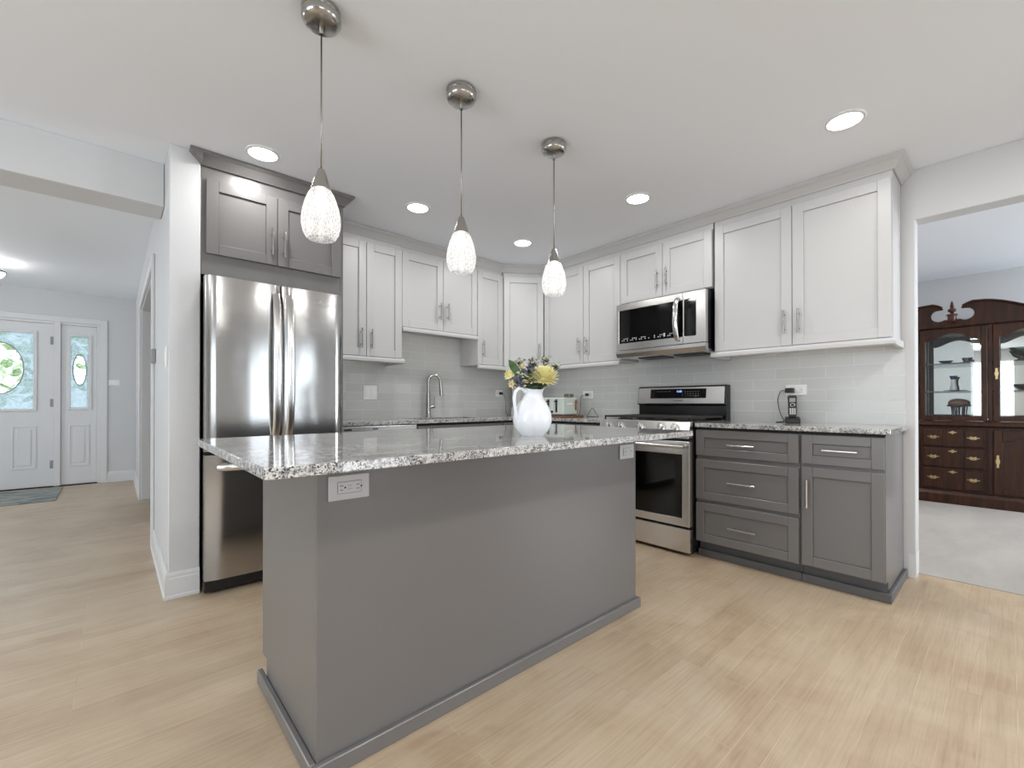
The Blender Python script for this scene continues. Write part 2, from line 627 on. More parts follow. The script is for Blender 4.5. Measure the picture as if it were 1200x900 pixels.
        if closed_prof:
            self.face(rings[0][::-1]); self.face(rings[-1])
        return self

    def build(self, name, m, parent=None, bevel=0.0, seg=1, sub=0, recalc=True):
        if recalc:
            bmesh.ops.recalc_face_normals(self.b, faces=self.b.faces[:])
        for e in self.b.edges:
            if len(e.link_faces) == 2 and e.calc_face_angle(0) > R(38):
                e.smooth = False
        me = bpy.data.meshes.new(name)
        self.b.to_mesh(me)
        self.b.free()
        me.materials.append(m)
        o = bpy.data.objects.new(name, me)
        COL.objects.link(o)
        if parent:
            o.parent = parent
        if sub:
            s = o.modifiers.new('subdivision', 'SUBSURF')
            s.levels = s.render_levels = sub
        if bevel:
            b = o.modifiers.new('bevel', 'BEVEL')
            b.width = bevel
            b.segments = seg
            b.limit_method = 'ANGLE'
            b.angle_limit = R(40)
        return o


def thing(name, label, cat, loc=(0, 0, 0), rz=0.0, group=None):
    o = bpy.data.objects.new(name, None)
    o.empty_display_size = 0.1
    COL.objects.link(o)
    o.location = loc
    o.rotation_euler = (0, 0, rz)
    return tag(o, label, cat, group)


def tag(o, label, cat, group=None):
    o['label'] = label
    o['category'] = cat
    if group:
        o['group'] = group
    return o


def struct(o, label=None):
    o['kind'] = 'structure'
    if label:
        o['label'] = label
    return o


def copy_tree(o, parent=None):
    c = o.copy()
    COL.objects.link(c)
    c.parent = parent
    for ch in list(o.children):
        copy_tree(ch, c)
    return c


def text(name, body, size, mtx, m, parent, extrude=0.0006, align='CENTER'):
    cu = bpy.data.curves.new(name, 'FONT')
    cu.body = body
    cu.size = size
    cu.extrude = extrude
    cu.align_x = align
    cu.align_y = 'CENTER'
    tmp = bpy.data.objects.new('tmp', cu)
    COL.objects.link(tmp)
    bpy.context.view_layer.update()
    me = bpy.data.meshes.new_from_object(tmp.evaluated_get(bpy.context.evaluated_depsgraph_get()))
    bpy.data.objects.remove(tmp)
    bpy.data.curves.remove(cu)
    me.name = name
    me.transform(mtx)
    me.materials.clear()
    me.materials.append(m)
    o = bpy.data.objects.new(name, me)
    COL.objects.link(o)
    if parent:
        o.parent = parent
    return o

# face text at local front (-y): local x stays, text up -> z
FRONT = Matrix.Rotation(R(90), 4, 'X')
def front_at(x, y, z):
    return Matrix.Translation((x, y, z)) @ FRONT

# ------------------------------------------------------------------ setting: shell
WT = 0.13
b = MB().box(-7.1, WT * 0.9, -7.1, 4.4, -0.08, 0.0)
struct(b.build('floor', M['floor']), 'pale oak plank floor of kitchen and entry')
b = MB().box(WT * 0.9, 3.5, -7.1, 0.13, -0.08, 0.004)
struct(b.build('floor_dining', M['carpet']), 'light beige dining room carpet')
b = MB().box(-7.1, 3.5, -7.1, 4.4, H, H + 0.1)
struct(b.build('ceiling', M['ceiling']))
# back wall of the kitchen (behind sink and fridge) running on behind the dining room
struct(MB().box(-3.22, 3.5, 0, 0.13, 0, H).build('wall_back', M['wall']))
# right wall with wide opening to the dining room
us = [-7.0, -5.6, -3.345, 0.0]; vs = [0, 2.15, H]
struct(MB().cells(us, vs, lambda i, j: not (i == 1 and j == 0), 0, WT, 'x').build('wall_right', M['wall'], bevel=0.004))
# hall wall: short end beside the fridge, closet opening further back
us = [-0.71, 0.47, 2.55, 4.25]; vs = [0, 2.06, H]
struct(MB().cells(us, vs, lambda i, j: not (i == 1 and j == 0), -3.36, -3.22, 'x').build('wall_hall', M['wall'], bevel=0.004))
# closet behind the hall wall
b = MB()
b.box(-3.21, -2.62, 0.40, 0.46, 0, 2.2).box(-3.21, -2.62, 2.56, 2.62, 0, 2.2).box(-2.62, -2.56, 0.40, 2.62, 0, 2.2).box(-3.21, -2.56, 0.4, 2.62, 2.2, 2.25)
struct(b.build('wall_closet', M['closet']))
# entry wall with the front door opening
us = [-7.0, -5.12, -3.70, -3.22]; vs = [0, 2.085, H]
struct(MB().cells(us, vs, lambda i, j: not (i == 1 and j == 0), 4.25, 4.40, 'y').build('wall_entry', M['wall']))
# left wall: wide window beside the kitchen, small one in the entry
us = [-7.0, -3.8, -1.4, 1.4, 3.0, 4.25]; vs = [0, 0.60, 0.80, 2.10, H]
struct(MB().cells(us, vs, lambda i, j: not ((i == 1 and j in (1, 2)) or (i == 3 and j == 2)), -7.1, -7.0, 'x').build('wall_left', M['wall']))
# rear wall: window, glass doors, added dining window
us = [-7.1, -5.7, -3.5, -1.62, -0.68, 2.05, 3.25, 3.5]; vs = [0, 0.12, 0.65, 0.80, 2.10, 2.15, H]
def rear(i, j):
    if i == 1 and j in (3,): return False
    if i == 3 and j in (1, 2, 3): return False
    if i == 5 and j in (2, 3, 4): return False
    return True
struct(MB().cells(us, vs, rear, -7.1, -7.0, 'y').build('wall_rear', M['wall']))
struct(MB().box(3.36, 3.5, -7.0, 0.0, 0, H).build('wall_dining', M['wall']))
# dropped beam over the hall
struct(MB().box(-7.0, -3.362, -0.42, -0.17, 2.2, H).build('trim_1', M['wall'], bevel=0.004), 'painted ceiling beam over the hall entrance')


def window(name, axis, u0, u1, z0, z1, a, bars):
    """white framed window filling an opening"""
    f = MB()
    t = 0.05
    def bx(ua, ub, za, zb, d0, d1):
        if axis == 'y': f.box(ua, ub, a + d0, a + d1, za, zb)
        else: f.box(a + d0, a + d1, ua, ub, za, zb)
    bx(u0, u0 + t, z0, z1, -0.07, -0.02); bx(u1 - t, u1, z0, z1, -0.07, -0.02)
    bx(u0 + t, u1 - t, z0, z0 + t, -0.07, -0.02); bx(u0 + t, u1 - t, z1 - t, z1, -0.07, -0.02)
    for k in range(1, bars):
        c = u0 + (u1 - u0) * k / bars
        bx(c - 0.035, c + 0.035, z0 + t, z1 - t, -0.07, -0.02)
    o = struct(f.build(name, M['trim']))
    g = MB()
    if axis == 'y': g.box(u0 + 0.02, u1 - 0.02, a - 0.048, a - 0.042, z0 + 0.02, z1 - 0.02)
    else: g.box(a - 0.048, a - 0.042, u0 + 0.02, u1 - 0.02, z0 + 0.02, z1 - 0.02)
    g.build('pane', M['glass'], o)

window('window_1', 'y', -5.7, -3.5, 0.80, 2.10, -7.0, 2)
window('window_2', 'y', -1.62, -0.68, 0.12, 2.10, -7.0, 1)
window('window_3', 'y', 2.05, 3.25, 0.65, 2.15, -7.0, 2)  # unseen window added so the dining room is lit
window('window_4', 'x', -3.8, -1.4, 0.60, 2.10, -7.0, 2)
window('window_5', 'x', 1.4, 3.0, 0.80, 2.10, -7.0, 1)

# backsplash tiles
struct(MB().cells([-2.42, -1.765, -0.96, -0.009], [0.914, 1.43, 1.70], lambda i, j: j == 0 or i == 1, -0.008, 0.0, 'y').build('trim_2', M['tile_back']), 'glossy pale grey subway tile behind the sink')
b = MB().cells([-3.30, -2.28, -1.47, 0.0], [0.914, 1.43, 1.50], lambda i, j: j == 0 or i == 1, -0.008, 0.0, 'x')
b.box(-0.008, 0, -2.279, -1.471, 0.86, 0.914)
struct(b.build('trim_3', M['tile_right']), 'glossy pale grey subway tile behind the range')

# baseboards: (distance out, height) profile
BB = [(0, 0), (0.019, 0), (0.019, 0.014), (0.014, 0.02), (0.014, 0.105), (0.011, 0.113), (0.011, 0.125), (0.006, 0.138), (0, 0.14)]
def baseboard(name, path, shoe=True):
    struct(MB().sweep(path, BB).build(name, M['trim']))
baseboard('baseboard_hall', [(-3.361, 0.38), (-3.361, -0.711), (-3.222, -0.711)][::-1][::-1])
baseboard('baseboard_right', [(-0.001, -3.313), (-0.001, -3.346), (WT + 0.001, -3.346), (WT + 0.001, -0.02)][::-1])
baseboard('baseboard_entry', [(-3.662, 4.249), (-3.362, 4.249), (-3.362, 2.66)])
baseboard('baseboard_dining', [(3.359, -0.01), (3.359, -6.99)])

# ------------------------------------------------------------------ front door with sidelight
def casing(name, x0, x1, z1, y):
    f = MB()
    wd = 0.07
    f.box(x0 - wd, x0, y - 0.018, y, 0, z1 + wd).box(x1, x1 + wd, y - 0.018, y, 0, z1 + wd).box(x0, x1, y - 0.018, y, z1, z1 + wd)
    return struct(f.build(name, M['trim'], bevel=0.004))

casing('trim_4', -5.10, -3.715, 2.07, 4.249)
# jamb posts around door and sidelight
f = MB()
f.box(-5.12, -5.07, 4.25, 4.36, 0, 2.07).box(-4.142, -4.081, 4.24, 4.36, 0, 2.07).box(-3.749, -3.70, 4.25, 4.36, 0, 2.07).box(-5.07, -4.142, 4.25, 4.36, 2.041, 2.085).box(-4.081, -3.749, 4.25, 4.36, 2.041, 2.085)
struct(f.build('trim_5', M['trim'], bevel=0.003))


def panel_door(name, x0, x1, gx0, gx1, gz0, gz1, panels, oval, label):
    """entry door leaf with a glazed upper half and moulded lower panels"""
    y0, y1 = 4.27, 4.315
    d = MB()
    us = [x0, gx0, gx1, x1]; vs = [0.012, gz0, gz1, 2.04]
    d.cells(us, vs, lambda i, j: not (i == 1 and j == 1), y0, y1, 'y')
    for (a0, a1, c0, c1) in panels:   # raised moulding rectangles
        for (p0, p1, q0, q1) in ((a0, a1, c0, c0 + 0.02), (a0, a1, c1 - 0.02, c1), (a0, a0 + 0.02, c0 + 0.02, c1 - 0.02), (a1 - 0.02, a1, c0 + 0.02, c1 - 0.02)):
            d.box(p0, p1, y0 - 0.008, y0 + 0.001, q0, q1)
        d.box(a0 + 0.045, a1 - 0.045, y0 - 0.006, y0 + 0.001, c0 + 0.045, c1 - 0.045)
    o = struct(d.build(name, M['trim'], bevel=0.003), label)
    f = MB()
    t = 0.03
    f.box(gx0 - t, gx0 + 0.004, y0 - 0.014, y0, gz0 - t, gz1 + t).box(gx1 - 0.004, gx1 + t, y0 - 0.014, y0, gz0 - t, gz1 + t)
    f.box(gx0 + 0.004, gx1 - 0.004, y0 - 0.014, y0, gz0 - t, gz0 + 0.004).box(gx0 + 0.004, gx1 - 0.004, y0 - 0.014, y0, gz1 - 0.004, gz1 + t)
    f.build('glazing_frame', M['trim'], o, bevel=0.004)
    # frosted pane with a clear oval in it
    g = MB()
    cx, cz = (gx0 + gx1) / 2, (gz0 + gz1) / 2 + oval[2]
    ym = 4.292
    inner, outer = [], []
    angs = [2 * math.pi * i / 40 for i in range(40)]
    angs += [math.atan2(zz - cz, xx - cx) % (2 * math.pi) for xx in (gx0, gx1) for zz in (gz0, gz1)]
    angs.sort()
    N = len(angs)
    for a in angs:
        ca, sa = math.cos(a), math.sin(a)
        inner.append(g.b.verts.new((cx + oval[0] * ca, ym, cz + oval[1] * sa)))
        k = min((gx1 - gx0) / 2 / max(1e-6, abs(ca)), (((gz1 - cz) if sa > 0 else (cz - gz0)) / max(1e-6, abs(sa))))
        outer.append(g.b.verts.new((cx + k * ca, ym, cz + k * sa)))
    for i in range(N):
        g.face([inner[i], outer[i], outer[(i + 1) % N], inner[(i + 1) % N]])
    g.build('frosted_pane', M['frost'], o)
    g = MB()
    g.face([g.b.verts.new((cx + oval[0] * math.cos(2 * math.pi * i / N), ym, cz + oval[1] * math.sin(2 * math.pi * i / N))) for i in range(N)])
    g.build('oval_pane', M['glass'], o)
    g = MB()
    g.tube([(cx + oval[0] * math.cos(2 * math.pi * i / N), ym, cz + oval[1] * math.sin(2 * math.pi * i / N)) for i in range(N)], 0.006, 6, True)
    g.build('lead_line', M['greymetal'], o)
    return o

d1 = panel_door('door_1', -5.06, -4.143, -4.89, -4.315, 0.975, 1.905, [(-4.98, -4.70, 0.24, 0.77), (-4.50, -4.29, 0.24, 0.77)], (0.20, 0.31, 0.03), 'white front door with oval frosted glass')
for z in (1.83, 1.05, 0.28):
    MB().cyl((-4.141, 4.258, z - 0.05), (-4.141, 4.258, z + 0.05), 0.009, 10).box(-4.175, -4.15, 4.266, 4.2695, z - 0.05, z + 0.05).build('hinge', M['greymetal'], d1)
h = MB()
h.lathe([(0.03, 0), (0.03, 0.008), (0.012, 0.014), (0.012, 0.04), (0.027, 0.05), (0.03, 0.065), (0.018, 0.08), (0.001, 0.082)], mtx=Matrix.Translation((-5.0, 4.269, 0.95)) @ Matrix.Rotation(R(90), 4, 'X'), n=20)
h.build('door_knob', M['nickel'], d1)
d2 = panel_door('door_2', -4.08, -3.75, -3.995, -3.825, 0.99, 1.905, [(-4.01, -3.815, 0.24, 0.77)], (0.062, 0.20, 0.03), 'white sidelight panel with narrow glass beside front door')
# threshold
struct(MB().box(-5.07, -3.74, 4.24, 4.36, 0.0, 0.012).build('trim_6', M['gap']))

# closet casing on the hall wall and sliding door inside
f = MB()
x = -3.361
f.box(x - 0.018, x, 0.40, 0.47, 0, 2.13).box(x - 0.018, x, 2.55, 2.62, 0, 2.13).box(x - 0.018, x, 0.47, 2.55, 2.06, 2.13)
f.box(-3.359, -3.221, 0.471, 0.485, 0, 2.059).box(-3.359, -3.221, 2.535, 2.549, 0, 2.059).box(-3.359, -3.221, 0.485, 2.535, 2.045, 2.059)
struct(f.build('trim_7', M['trim'], bevel=0.003), 'white casing of the hall closet')
d3 = MB()
for (y0, y1, xo) in ((0.49, 1.25, -3.275), ):
    d3.box(xo, xo + 0.03, y0, y1, 0.012, 2.03)
    for (c0, c1) in ((0.15, 0.95), (1.05, 1.9)):
        d3.box(xo - 0.006, xo, y0 + 0.10, y1 - 0.10, c0, c1)
d3 = struct(d3.build('door_3', M['trim'], bevel=0.003), 'white closet door standing in the hall opening')
for z in (0.35, 1.1, 1.75):
    MB().box(-3.282, -3.2755, 0.50, 0.525, z - 0.04, z + 0.04).build('hinge', M['chrome'], d3)

# ------------------------------------------------------------------ cabinets (local frame: x right, y back, z up, door faces at y = -0.02)
def shaker(parent, name, x0, x1, z0, z1, m, rail=0.06, t=0.02, y=0.0, flip=1):
    d = MB()
    ya, yb = y - t, y - 0.0005
    r2 = min(rail, (z1 - z0) * 0.3)
    d.box(x0, x0 + rail, ya, yb, z0, z1).box(x1 - rail, x1, ya, yb, z0, z1)
    d.box(x0 + rail, x1 - rail, ya, yb, z0, z0 + r2).box(x0 + rail, x1 - rail, ya, yb, z1 - r2, z1)
    d.box(x0 + rail, x1 - rail, ya + 0.011, yb, z0 + r2, z1 - r2)
    return d.build(name, m, parent, bevel=0.0022)


def pull(parent, x, z, length, vertical=True, y=-0.02, r=0.0065, out=0.032, m=None):
    h = MB()
    yc = y - out
    if vertical:
        h.cyl((x, yc, z - length / 2), (x, yc, z + length / 2), r, 10)
        for s in (-1, 1):
            h.cyl((x, y, z + s * length * 0.31), (x, yc, z + s * length * 0.31), r * 0.8, 8)
    else:
        h.cyl((x - length / 2, yc, z), (x + length / 2, yc, z), r, 10)
        for s in (-1, 1):
            h.cyl((x + s * length * 0.31, y, z), (x + s * length * 0.31, yc, z), r * 0.8, 8)
    return h.build('handle', m or M['nickel'], parent)


def upper(label, loc, rz, width, z0, z1, doors, depth=0.28, rail_ends=(1, 1), led=True, top=2.40, name='wall_cabinet', reveal=0.004):
    """doors: list of (x0, x1, handle x or None, handle z)"""
    t = thing(name, label, 'cabinet', loc, rz)
    MB().box(0, width, 0, depth, z0 - 0.005, top).build('cabinet_body', M['white'], t, bevel=0.001)
    for (x0, x1, hx, hz) in doors:
        d = shaker(t, 'door', x0 + reveal / 2, x1 - reveal / 2, z0, z1, M['white'], 0.062)
        if hx is not None:
            pull(d, hx, hz, 0.155)
    r = MB()
    e0 = -0.016 if rail_ends[0] else 0.0
    e1 = width + (0.016 if rail_ends[1] else 0.0)
    zb, zt = z0 - 0.045, z0 - 0.0055
    prof = [(-0.034, zb), (-0.040, zb + 0.006), (-0.040, zb + 0.024), (-0.030, zt), (-0.010, zt), (-0.010, zb)]
    r.prism(prof, e0, e1, 'x')
    for k, e in ((0, e0), (1, e1)):
        if rail_ends[k]:
            r.box(e if k == 0 else e - 0.022, e + 0.022 if k == 0 else e, -0.0095, depth - 0.012, zb, zt)
    r.build('light_rail', M['white'], t, bevel=0.0015)
    if led:
        MB().box(0.05, width - 0.05, 0.03, 0.035, z0 - 0.009, z0 - 0.0055).build('light_strip', M['led'], t)
    return t

YF = -0.28   # carcass front of the sink-wall uppers (door faces at -0.30)
ZU, ZT = 1.425, 2.335
upper('tall white two-door wall cabinet beside the refrigerator', (-2.40, -0.292, 0), 0, 0.63, ZU, ZT,
      [(0, 0.318, 0.272, 1.562), (0.318, 0.63, 0.358, 1.562)], depth=0.291, rail_ends=(0, 1))
upper('shorter white two-door wall cabinet above the sink faucet', (-1.765, YF, 0), 0, 0.80, 1.70, ZT,
      [(0, 0.412, 0.370, 1.872), (0.412, 0.80, 0.452, 1.875)], depth=0.279, rail_ends=(0, 0))
upper('narrow white single-door wall cabinet between sink cabinet and corner', (-0.963, YF, 0), 0, 0.326, ZU, ZT,
      [(0, 0.326, 0.060, 1.575)], depth=0.279, rail_ends=(0, 0), led=True)
# diagonal corner cabinet
A = Vector((-0.635, -0.30)); B = Vector((-0.30, -0.545))
dv = B - A
ang = math.atan2(dv.y, dv.x)
wd = dv.length
t = thing('corner_wall_cabinet', 'white diagonal corner wall cabinet behind the flower bouquet', 'cabinet', (A.x, A.y, 0), ang)
inv = Matrix.Rotation(-ang, 3, 'Z') @ Matrix.Identity(3)
def loc2(px, py):
    v = inv @ Vector((px - A.x, py - A.y, 0))
    return (v.x, v.y)
nrm = Vector((-dv.y, dv.x)).normalized() * 0.02
bodyp = [loc2(A.x + nrm.x + 0.002, A.y + nrm.y), loc2(B.x + nrm.x, B.y + nrm.y + 0.002), loc2(-0.009, -0.545 + 0.004), loc2(-0.009, -0.009), loc2(-0.635 + 0.004, -0.009)]
MB().prism(bodyp, ZU - 0.005, 2.40, 'z').build('cabinet_body', M['white'], t)
d = MB()
d = shaker(t, 'door', 0.004, wd - 0.004, ZU, ZT, M['white'], 0.062, y=0.0199)
pull(d, wd - 0.05, 1.575, 0.155, y=0.0)
MB().box(0.01, wd - 0.01, -0.016, 0.012, ZU - 0.045, ZU - 0.0055).build('light_rail', M['white'], t, bevel=0.002)

RZ = R(-90)
upper('white two-door wall cabinet between corner and microwave', (-0.28, -0.549, 0), RZ, 0.918, ZU, ZT,
      [(0, 0.508, 0.462, 1.582), (0.508, 0.918, 0.552, 1.582)], depth=0.271, rail_ends=(0, 0))
upper('short white two-door wall cabinet directly above the microwave', (-0.284, -1.470, 0), RZ, 0.796, 1.905, ZT,
      [(0, 0.397, 0.358, 2.05), (0.397, 0.796, 0.437, 2.05)], depth=0.275, rail_ends=(0, 0), led=False)
# replace its light rail by nothing: microwave hangs there
for o in list(bpy.data.objects):
    if o.name.startswith('light_rail') and o.parent and 'above the microwave' in o.parent.get('label', ''):
        bpy.data.objects.remove(o)
upper('large white two-door wall cabinet nearest the dining room opening', (-0.284, -2.277, 0), RZ, 1.005, ZU, ZT,
      [(0.006, 0.505, 0.463, 1.577), (0.505, 1.003, 0.547, 1.575)], depth=0.275, rail_ends=(1, 1))

# white crown moulding over the uppers
CR = [(0.0, 2.405), (0.0, 2.378), (0.008, 2.378), (0.012, 2.386), (0.040, 2.418), (0.052, 2.426), (0.056, 2.432), (0.056, 2.449), (-0.02, 2.449)]
path = [(-2.405, -0.292), (-1.768, -0.292), (-1.768, -0.281), (-0.640, -0.281), (-0.285, -0.541), (-0.281, -0.549), (-0.281, -1.468), (-0.286, -1.468), (-0.286, -3.284), (-0.002, -3.284)]
path = [(-2.405, -0.292), (-1.768, -0.292), (-1.768, -0.281), (-0.638, -0.281), (-0.281, -0.541), (-0.281, -1.468), (-0.286, -1.468), (-0.286, -3.284), (-0.002, -3.284)]
o = MB().sweep(path, CR).build('crown_molding', M['white'])
tag(o, 'white crown moulding running along ceiling above all white wall cabinets', 'moulding')


def toe(parent, width, depth, m=None, ends=(0, 0)):
    """recessed toe kick with a flat trim board at floor level"""
    MB().box(0, width, 0.05, 0.065, 0.0, 0.105).build('toe_kick', M['grey_dark'], parent)
    k = MB()
    k.box(0 - 0.019 * ends[0], width + 0.019 * ends[1], 0.022, 0.0495, 0, 0.049)
    if ends[1]:
        k.box(width + 0.0005, width + 0.019, 0.0495, depth, 0, 0.049)
    k.build('base_trim', M['grey_dark'], parent, bevel=0.003)


def base(label, loc, rz, width, depth, fronts, name='base_cabinet', ends=(0, 0), ztop=0.884, sides=(0, 0)):
    """fronts: (kind, x0, x1, z0, z1, handle)"""
    t = thing(name, label, 'cabinet', loc, rz)
    MB().box(0, width, 0, depth, 0.105, ztop).build('cabinet_body', M['grey'], t, bevel=0.001)
    s = MB()
    if sides[1]:
        s.box(width - 0.018, width, 0.051, depth, 0.0, 0.1045)
    else:
        s.box(0.02, width - 0.02, 0.066, depth, 0.0, 0.1045)
    s.build('plinth', M['grey'], t)
    for (kind, x0, x1, z0, z1, hd) in fronts:
        d = shaker(t, kind, x0 + 0.0025, x1 - 0.0025, z0, z1, M['grey'], 0.055)
        if hd:
            hx, hz, ln, vert = hd
            pull(d, hx, hz, ln, vert, m=M['chrome'])
    toe(t, width, depth, ends=ends)
    # black strip painting in the shade of the gap under the worktop
    MB().box(0.001, width - 0.001, -0.001, 0.0, 0.868, 0.884).build('reveal', M['gap'], t)
    return t

base('dark grey three-drawer base cabinet beside the range', (-0.582, -2.282, 0), RZ, 0.621, 0.573,
     [('drawer', 0, 0.619, 0.694, 0.866, (0.304, 0.775, 0.16, False)),
      ('drawer', 0, 0.619, 0.397, 0.668, (0.308, 0.531, 0.165, False)),
      ('drawer', 0, 0.619, 0.110, 0.375, (0.312, 0.240, 0.165, False))], name='drawer_cabinet')
base('dark grey base cabinet with one drawer over one door, nearest dining opening', (-0.582, -2.905, 0), RZ, 0.385, 0.573,
     [('drawer', 0.006, 0.385, 0.700, 0.866, (0.196, 0.785, 0.16, False)),
      ('door', 0.006, 0.385, 0.115, 0.681, (0.042, 0.531, 0.16, True))], ends=(0, 1), sides=(0, 1))
base('dark grey base cabinet under the sink', (-1.788, -0.582, 0), 0, 0.886, 0.573,
     [('drawer', 0, 0.886, 0.70, 0.866, None), ('door', 0, 0.443, 0.115, 0.681, (0.40, 0.56, 0.16, True)), ('door', 0.443, 0.886, 0.115, 0.681, (0.486, 0.56, 0.16, True))], ztop=0.66)
base('narrow dark grey base cabinet between sink and corner', (-0.90, -0.582, 0), 0, 0.27, 0.573,
     [('drawer', 0, 0.27, 0.70, 0.866, (0.135, 0.785, 0.12, False)), ('door', 0, 0.27, 0.115, 0.681, (0.045, 0.531, 0.16, True))])
base('dark grey base cabinet between range and corner, under the toaster', (-0.582, -0.608, 0), RZ, 0.905, 0.573,
     [('drawer', 0, 0.905, 0.70, 0.866, (0.45, 0.785, 0.16, False)), ('door', 0, 0.452, 0.115, 0.681, (0.41, 0.531, 0.16, True)), ('door', 0.452, 0.905, 0.115, 0.681, (0.495, 0.531, 0.16, True))])

# ------------------------------------------------------------------ worktops
CT0, CT1 = 0.8855, 0.914
o = MB().cells([-0.612, -0.0085], [-3.314, -2.281], lambda i, j: True, CT0, CT1).build('countertop', M['granite'], bevel=0.004, seg=2)
tag(o, 'granite countertop over the drawers right of the range, holding the phone', 'countertop')
us = [-2.414, -1.72, -1.02, -0.612, -0.0085]; vs = [-1.515, -0.612, -0.52, -0.13, -0.0085]
def lsolid(i, j):
    if j == 0: return i == 3
    if i == 1 and j == 2: return False
    return True
o = MB().cells(us, vs, lsolid, CT0, CT1).build('countertop', M['granite'], bevel=0.003)
tag(o, 'L-shaped granite countertop along sink wall and corner, left of range', 'countertop')
# undermount sink
s = MB()
sx0, sx1, sy0, sy1 = -1.73, -1.01, -0.53, -0.12
s.box(sx0, sx1, sy0, sy0 + 0.012, 0.70, CT0 - 0.001).box(sx0, sx1, sy1 - 0.012, sy1, 0.70, CT0 - 0.001)
s.box(sx0, sx0 + 0.012, sy0 + 0.012, sy1 - 0.012, 0.70, CT0 - 0.001).box(sx1 - 0.012, sx1, sy0 + 0.012, sy1 - 0.012, 0.70, CT0 - 0.001)
s.box(sx0, sx1, sy0, sy1, 0.688, 0.70)
t = s.build('kitchen_sink', M['steel_plain'])
tag(t, 'undermount steel sink basin set into the granite below the faucet', 'sink')
MB().lathe([(0.045, 0), (0.045, 0.004), (0.03, 0.004), (0.028, 0.002)], -1.37, -0.32, 0.7005).build('drain', M['chrome'], t)

# faucet
t = thing('kitchen_faucet', 'brushed nickel gooseneck faucet standing behind the sink', 'faucet', (-1.375, -0.075, 0.914))
MB().lathe([(0.028, 0), (0.028, 0.006), (0.024, 0.012), (0.0215, 0.10), (0.0175, 0.24)], n=24).build('body', M['nickel'], t)
pts = []
dirx = Vector((0.94, -0.34, 0)).normalized()
rad = 0.058
for i in range(4):
    pts.append(Vector((0, 0, 0.235 + 0.032 * i)))
for i in range(1, 15):
    a = math.pi * i / 14 * 1.06
    pts.append(Vector((0, 0, 0.34)) + dirx * (rad - rad * math.cos(a)) + Vector((0, 0, rad * math.sin(a))))
MB().tube(pts, 0.0135, 14).build('spout', M['nickel'], t)
e = pts[-1]
MB().tube([e + Vector((0, 0, 0.005)), e + Vector((0.004, 0, -0.03)), e + Vector((0.012, -0.002, -0.12))], [0.0145, 0.017, 0.0185], 16).build('spray_head', M['nickel'], t)
k = MB()
k.cyl((0.015, -0.002, 0.095), (0.062, -0.008, 0.104), 0.015, 14)
k.tube([(0.056, -0.008, 0.108), (0.064, -0.008, 0.15), (0.066, -0.008, 0.20)], [0.006, 0.005, 0.0045], 8)
k.build('lever', M['nickel'], t)

# ------------------------------------------------------------------ dishwasher
t = thing('dishwasher', 'stainless dishwasher under the counter between refrigerator and sink', 'dishwasher', (-2.405, -0.58, 0))
MB().box(0.005, 0.605, 0.0, 0.56, 0.10, 0.880).build('tub', M['black_matte'], t)
MB().box(0.004, 0.606, -0.025, -0.0005, 0.115, 0.790).build('door', M['steel_plain'], t, bevel=0.004, seg=2)
cp = MB().box(0.004, 0.606, -0.028, -0.0005, 0.795, 0.8805).build('control_panel', M['steel_plain'], t, bevel=0.004, seg=2)
MB().box(0.03, 0.085, -0.0288, -0.0281, 0.852, 0.864).build('badge', M['black'], cp)
MB().box(0.24, 0.285, -0.0288, -0.0281, 0.855, 0.863).build('indicator', M['black'], cp)
k = MB()
k.cyl((0.06, -0.065, 0.745), (0.55, -0.065, 0.745), 0.011, 12)
for q in (0.09, 0.52):
    k.cyl((q, -0.025, 0.745), (q, -0.065, 0.745), 0.008, 8)
k.build('handle', M['steel_plain'], t)
MB().box(0.01, 0.60, 0.04, 0.06, 0.0, 0.0995).build('kick_plate', M['black_matte'], t)

# ------------------------------------------------------------------ refrigerator
def bowed(mb, x0, x1, yf, yb, z0, z1, bow=0.006, n=14, edge=0.012):
    """door slab whose front bows gently outward, with softened vertical edges"""
    poly = []
    for i in range(n + 1):
        u = i / n
        xx = x0 + (x1 - x0) * u
        s = 1 - (2 * u - 1) ** 2
        e = 0.0
        if u < 0.001 or u > 0.999: e = edge
        poly.append((xx, yf - bow * s + bow + e))
    poly += [(x1, yb), (x0, yb)]
    v0 = [mb.b.verts.new((p[0], p[1], z0)) for p in poly]
    v1 = [mb.b.verts.new((p[0], p[1], z1)) for p in poly]
    m = len(poly)
    mb.face(v0[::-1]); mb.face(v1)
    for i in range(m):
        mb.face([v0[i], v0[(i + 1) % m], v1[(i + 1) % m], v1[i]], i < n)
    return mb

FX, FY = -3.213, -0.842
t = thing('refrigerator', 'stainless french-door refrigerator under dark grey cabinet', 'refrigerator', (FX, 0, 0))
W = 0.738
MB().box(0.006, W - 0.006, -0.755, -0.06, 0.035, 1.735).build('cabinet_body', M['black_matte'], t)
dl = bowed(MB(), 0.0, 0.372, FY, -0.765, 0.785, 1.745).build('door', M['steel'], t)
dr = bowed(MB(), 0.380, W, FY, -0.765, 0.785, 1.745).build('door', M['steel'], t)
fz = bowed(MB(), 0.0, W, FY, -0.765, 0.085, 0.765).build('freezer_drawer', M['steel'], t)
for dd, hx in ((dl, 0.343), (dr, 0.415)):
    k = MB()
    pts = []
    for i in range(17):
        u = i / 16
        z = 0.862 + (1.690 - 0.862) * u
        out = 0.012 + 0.052 * min(1.0, math.sin(math.pi * u) ** 0.55 if 0 < u < 1 else 0)
        pts.append((hx, FY - out + 0.006, z))
    k.tube(pts, 0.0135, 14, flat=(1.6, 0.7))
    k.build('handle', M['steel_plain'], dd)
k = MB()
pts = []
